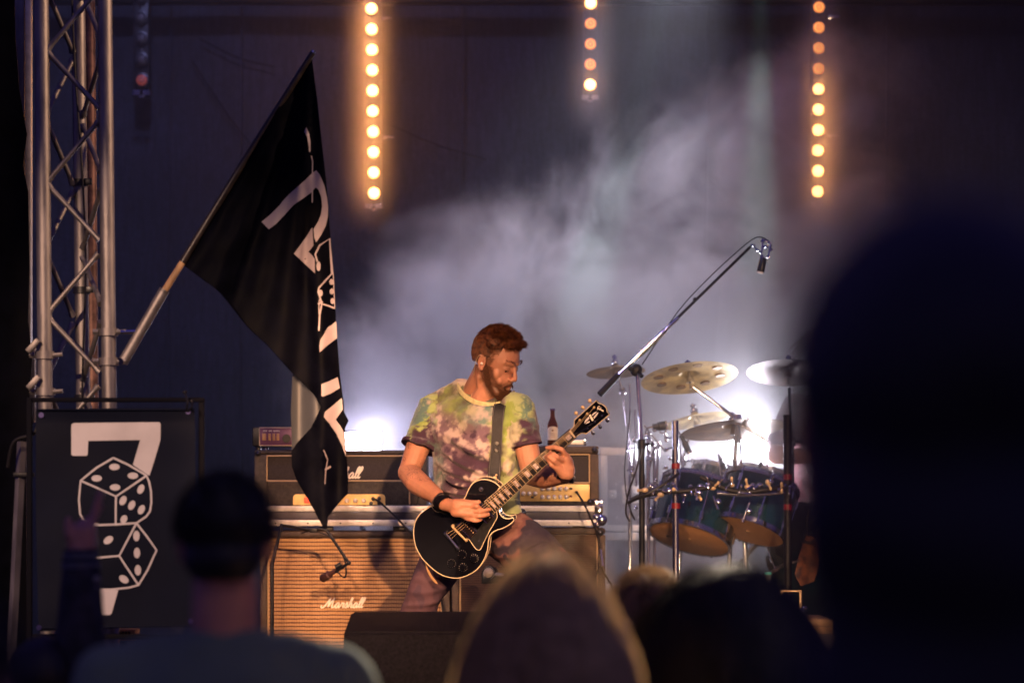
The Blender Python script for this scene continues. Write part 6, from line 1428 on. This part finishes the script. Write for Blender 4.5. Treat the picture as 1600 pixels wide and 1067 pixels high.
    for k in range(n):
        th = random.uniform(0, 6.283); z = random.uniform(-.35 if kind == 'short' else 0, 1); r_ = math.sqrt(1-z*z)
        nr = Vector((r_*math.cos(th), r_*math.sin(th), z)); p = Vector((nr.x*.083*headw, .020+nr.y*.099, .042+nr.z*.090))
        if p.y < -.05 and p.z < .06: continue
        if kind == 'short':
            d0 = (nr+Vector((0, .2, -.3*(1-z)))).normalized(); d1 = (nr*.5+Vector((random.uniform(-.4, .4), .3, -.6))).normalized(); strand(bm, T @ p, R3 @ d0, R3 @ d1, random.uniform(.008, .020)*L0, .0012, 3)
        else:
            # fall over the head, then hang with a loose wave
            pts = [p]; v = Vector((nr.x*.5, nr.y*.5+.15, .1)).normalized(); L = random.uniform(.30, .44)*L0; seg = 11; ph_ = random.uniform(0, 6.28); fluff = random.uniform(.8, 1.25); puff_ = 1.02+FL*random.random()**1.15*(.8+.7*noise.noise(Vector((nr.x*2.2, nr.y*2.2, nr.z*2.2))))
            for j in range(seg):
                v = (v*.62+Vector((nr.x*.07*fluff, .05+nr.y*.05, -.55))).normalized(); pn = pts[-1]+v*(L/seg)+Vector((math.sin(ph_+j*.9), math.cos(ph_+j*.8), 0))*.0045*fluff
                # stay outside the skull
                qv = Vector((pn.x/(.084*headw), (pn.y-.02)/.100, (pn.z-.042)/.092))
                if qv.length < puff_ and j < 8: qv = qv.normalized()*min(puff_, 1.02+j*.08); pn = Vector((qv.x*.084*headw, .02+qv.y*.100, .042+qv.z*.092))
                pts.append(pn)
            tube(bm, [T @ a for a in pts], [.0016*(1-.8*j/seg) for j in range(seg+1)], 3, False)
    obj('hair_strands', bm, M[hairm], ho, None)
    return t, T0
audience('man with short dark hair and grey green T-shirt, left of the flag tip', 353, 741, 4.75, 1.0, mat('olive_cotton', (.12, .16, .13), .9, 0, .1, 8), ('short', 2600, 1.0), 4, 1.06)
FL = .50
audience('woman with long wavy blonde hair glowing at its edges, in front of the guitarist knee', 858, 872, 4.35, 1.02, mat('dark_cotton', (.02, .015, .03), .9), ('long', 9500, 1.0), -6, .92, 'blondhair', headw=.93)
FL = .15
audience('woman with long dark hair right of the blonde woman', 1126, 884, 4.7, 1.0, mat('plum_cotton', (.03, .02, .03), .9), ('long', 2600, 1.0), 5, .95, 'darkhair', headw=1.1)
audience('person with pale rimmed dark crown between the blonde and the dark haired woman', 1006, 893, 6.6, .92, mat('slate_cotton', (.04, .04, .05), .9), ('short', 3200, 1.9), 20, .9, 'blondhair')  # blond strands stand in for the backlit rim of the crown
audience('very tall dark haired person filling the right edge in front of the drums', 1464, 330, 1.45, 1.03, mat('black_jersey', (.010, .010, .014), .9), ('bob', 0, .35), 0, .9, 'darkhair', headw=1.0)
audience('person in a maroon top standing low at the far left edge', -95, 905, 2.9, 1.0, mat('maroon_jersey', (.075, .012, .035), .9), ('short', 2000, 1.2), -15, 1.0, 'darkhair')

# raised arm of one listener: whole person, arm up, hand open beside the banner
ad = 6.3; axx = P(128, 0, ad).x
t = thing('person', 'person in a dark striped top raising one hand in front of the banner', 'person', (axx-.05, ad, GZ), 'audience in front of the stage')
A = lambda px, py, dy=0.0: P(px, py, ad)+Vector((0, dy, 0))
hd = P(70, 985, ad); Th = Matrix.Translation((hd.x, ad, hd.z-.13)) @ Matrix.Rotation(R(190), 4, 'Z') @ Matrix.Scale(.97, 4)
zs = hd.z-.335
bm = nb(); _head(bm, Th, True, (hd.x, ad-.02, hd.z-.29))
shr = Vector((hd.x+.17, ad, zs-.02)); el = A(128, 1010, -.02); wr = A(126, 880)
chain(bm, [shr, el, wr], [.05, .042, .028]); chain(bm, [wr, A(126, 862)], [.028, .030]); cap_(bm, A(118, 850), A(120, 830), .022, .018); cap_(bm, A(136, 852), A(138, 828), .024, .020); cap_(bm, A(127, 852), A(128, 832), .024, .022)
fing([A(139, 830), A(146, 806, .01), A(151, 788, .015), A(155, 770, .015)], .0125, .0095)
fing([A(133, 828, .01), A(140, 812, .03), A(148, 800, .035), A(154, 792, .03)], .0115, .009)
fing([A(127, 828, .01), A(131, 814, .035), A(138, 812, .05), A(141, 820, .045)], .011, .0085)
fing([A(120, 830, .01), A(121, 817, .035), A(126, 815, .05), A(129, 824, .045)], .010, .008)
fing([A(118, 850, -.01), A(110, 836, -.015), A(107, 824, -.012), A(108, 812, -.008)], .0125, .0095)
shl = Vector((hd.x-.17, ad, zs-.02)); chain(bm, [shl, shl+Vector((-.05, -.02, -.3)), shl+Vector((-.02, .08, -.54))], [.05, .042, .03])
obj('body', remesh(bm, .005, 3), M['skinb'], t, 180)
bm = nb(); o = Vector((hd.x, ad, 0)); XX, YY = Vector((1, 0, 0)), Vector((0, 1, 0))
loft(bm, [(o+Vector((0, 0, zs-.56)), .16, .12, XX, YY), (o+Vector((0, 0, zs-.2)), .17, .12, XX, YY), (o+Vector((0, 0, zs)), .19, .10, XX, YY), (o+Vector((0, 0, zs+.065)), .07, .06, XX, YY)])
cap_(bm, o+Vector((.1, 0, zs)), shr, .06, .068); chain(bm, [shr, el], [.070, .060]); chain(bm, [el, A(127, 885)], [.062, .046]); cap_(bm, o+Vector((-.1, 0, zs)), shl, .06, .068); cap_(bm, shl, shl+Vector((-.05, -.02, -.25)), .07, .062)
obj('striped_top', remesh(bm, .009, 4), mat('dark_knit', (.022, .020, .030), .9, 0, .5, 30), t, 180)
for (y, r_, m_) in ((862, .037, 'knitb'), (868, .039, 'ivory2'), (876, .041, 'knitb'), (883, .043, 'ivory2')):
    if m_ not in M: M[m_] = mat('wrist_'+m_, (.05, .06, .09) if m_ == 'knitb' else (.22, .22, .26), .8)
    ringband(A(126, y), Vector((0, 0, 1)), r_, .007, m_, 'wristband', t)
bm = nb()
for k in range(5): c = A(152-3*k, 905+12*k, -.03); ell(bm, c, (.012, .006, .010), sub=2)
obj('bangle_charms', bm, M['alu'], t)
bm = nb(); loft(bm, [(o+Vector((0, 0, zs-.68)), .15, .12, XX, YY), (o+Vector((0, 0, zs-.52)), .16, .12, XX, YY)], 24)
for s_ in (-1, 1): chain(bm, [o+Vector((s_*.085, 0, zs-.6)), o+Vector((s_*.1, 0, .5)), o+Vector((s_*.11, 0, .09))], [.088, .062, .048]); cap_(bm, o+Vector((s_*.11, -.03, .045)), o+Vector((s_*.115, .15, .04)), .044, .038)
obj('trousers', remesh(bm, .012, 4, lambda co, no: np.column_stack([co[:, 0], co[:, 1], np.maximum(co[:, 2], .001)])), M['flag'], t, 180)
bm = nb(); ell(bm, Th @ Vector((0, .022, .035)), (.082, .098, .09)); obj('hair', bm, M['darkhair'], t, 180)

# ================================================================ smoke
bm = nb(); box(bm, (-3.2, 11.0, STZ+.01), (3.4, 14.1, 5.2))
me = bpy.data.meshes.new('smoke'); bm.to_mesh(me); bm.free(); sm = bpy.data.objects.new('smoke', me); COL.objects.link(sm)
sm['kind'] = 'stuff'; sm['label'] = 'pale violet smoke drifting up behind the guitarist and drums'; sm['category'] = 'smoke'
m = bpy.data.materials.new('stage_smoke'); m.use_nodes = True; t = m.node_tree; t.nodes.clear()
out = t.nodes.new('ShaderNodeOutputMaterial'); vs = t.nodes.new('ShaderNodeVolumePrincipled'); t.links.new(vs.outputs[0], out.inputs['Volume'])
vs.inputs['Color'].default_value = (.90, .90, .92, 1); vs.inputs['Anisotropy'].default_value = .15
tc = t.nodes.new('ShaderNodeTexCoord'); sx = t.nodes.new('ShaderNodeSeparateXYZ'); t.links.new(tc.outputs['Object'], sx.inputs[0])
def mt(op, a, b=None, c=None):
    n = t.nodes.new('ShaderNodeMath'); n.operation = op
    for i, v in enumerate((a, b, c)):
        if v is None: continue
        if isinstance(v, (int, float)): n.inputs[i].default_value = v
        else: t.links.new(v, n.inputs[i])
    return n.outputs[0]
def smooth(v, a, b, lo=0, hi=1):
    n = t.nodes.new('ShaderNodeMapRange'); n.interpolation_type = 'SMOOTHSTEP'; t.links.new(v, n.inputs[0])
    for i, q in zip((1, 2, 3, 4), (a, b, lo, hi)): n.inputs[i].default_value = q
    return n.outputs[0]
n1 = t.nodes.new('ShaderNodeTexNoise'); n1.inputs['Scale'].default_value = 1.15; n1.inputs['Detail'].default_value = 5; n1.inputs['Roughness'].default_value = .62; n1.inputs['Distortion'].default_value = .5; t.links.new(tc.outputs['Object'], n1.inputs[0])
n2 = t.nodes.new('ShaderNodeTexNoise'); n2.inputs['Scale'].default_value = 2.3; n2.inputs['Roughness'].default_value = .6; n2.inputs['Detail'].default_value = 4; n2.inputs['Distortion'].default_value = .8; t.links.new(tc.outputs['Object'], n2.inputs[0])
nn_ = mt('SUBTRACT', n1.outputs[0], .5); n2_ = mt('SUBTRACT', n2.outputs[0], .5)
# height of the cloud's ragged upper edge rises to the right
edge = mt('ADD', mt('MULTIPLY_ADD', sx.outputs[0], SM_SLOPE, SM_H), mt('ADD', mt('MULTIPLY', nn_, 1.7), mt('MULTIPLY', n2_, .5)))
below = mt('SUBTRACT', edge, sx.outputs[2])
plume = mt('MULTIPLY', smooth(below, -.12, .45), smooth(mt('ADD', sx.outputs[0], mt('MULTIPLY', nn_, -1.2)), 1.95, 1.15))
left = smooth(mt('ADD', sx.outputs[0], mt('MULTIPLY', nn_, .8)), -1.15, -.35)
wisp = smooth(mt('ADD', n1.outputs[0], mt('MULTIPLY', n2_, .5)), .37, .66, .06, 2.5)
slab = mt('MULTIPLY', smooth(sx.outputs[1], 12.1, 12.45), smooth(sx.outputs[1], 13.3, 12.8))
dens = mt('MULTIPLY_ADD', mt('MULTIPLY', mt('MULTIPLY', plume, left), mt('MULTIPLY', wisp, slab)), SM_K, mt('MULTIPLY_ADD', smooth(sx.outputs[1], 12.9, 13.4), SM_BASE*2.5, SM_BASE))

fb = P(1188, 708, 12.3); dv = t.nodes.new('ShaderNodeVectorMath'); dv.operation = 'DISTANCE'; t.links.new(tc.outputs['Object'], dv.inputs[0]); dv.inputs[1].default_value = fb
puff = mt('POWER', smooth(dv.outputs['Value'], 1.5, .1), 2.0)  # density raised round the floodlight to imitate its glare
dens = mt('ADD', dens, mt('MULTIPLY', mt('MULTIPLY', puff, mt('MULTIPLY_ADD', n2.outputs[0], .8, .6)), SM_GLARE))
near_back = smooth(sx.outputs[1], 13.75, 13.98)
for bx, zlo in ((-.742, 3.3), (.413, 3.8), (1.617, 3.2)):  # haze columns shaped round the battens to give the lenses halos
    gx = mt('EXPONENT', mt('MULTIPLY', mt('POWER', mt('ABSOLUTE', mt('SUBTRACT', sx.outputs[0], bx)), 2.0), -130.0))
    dens = mt('MULTIPLY_ADD', mt('MULTIPLY', mt('MULTIPLY', gx, near_back), smooth(sx.outputs[2], zlo-.15, zlo+.15)), SM_HALO, dens)
t.links.new(dens, vs.inputs['Density']); me.materials.append(m)
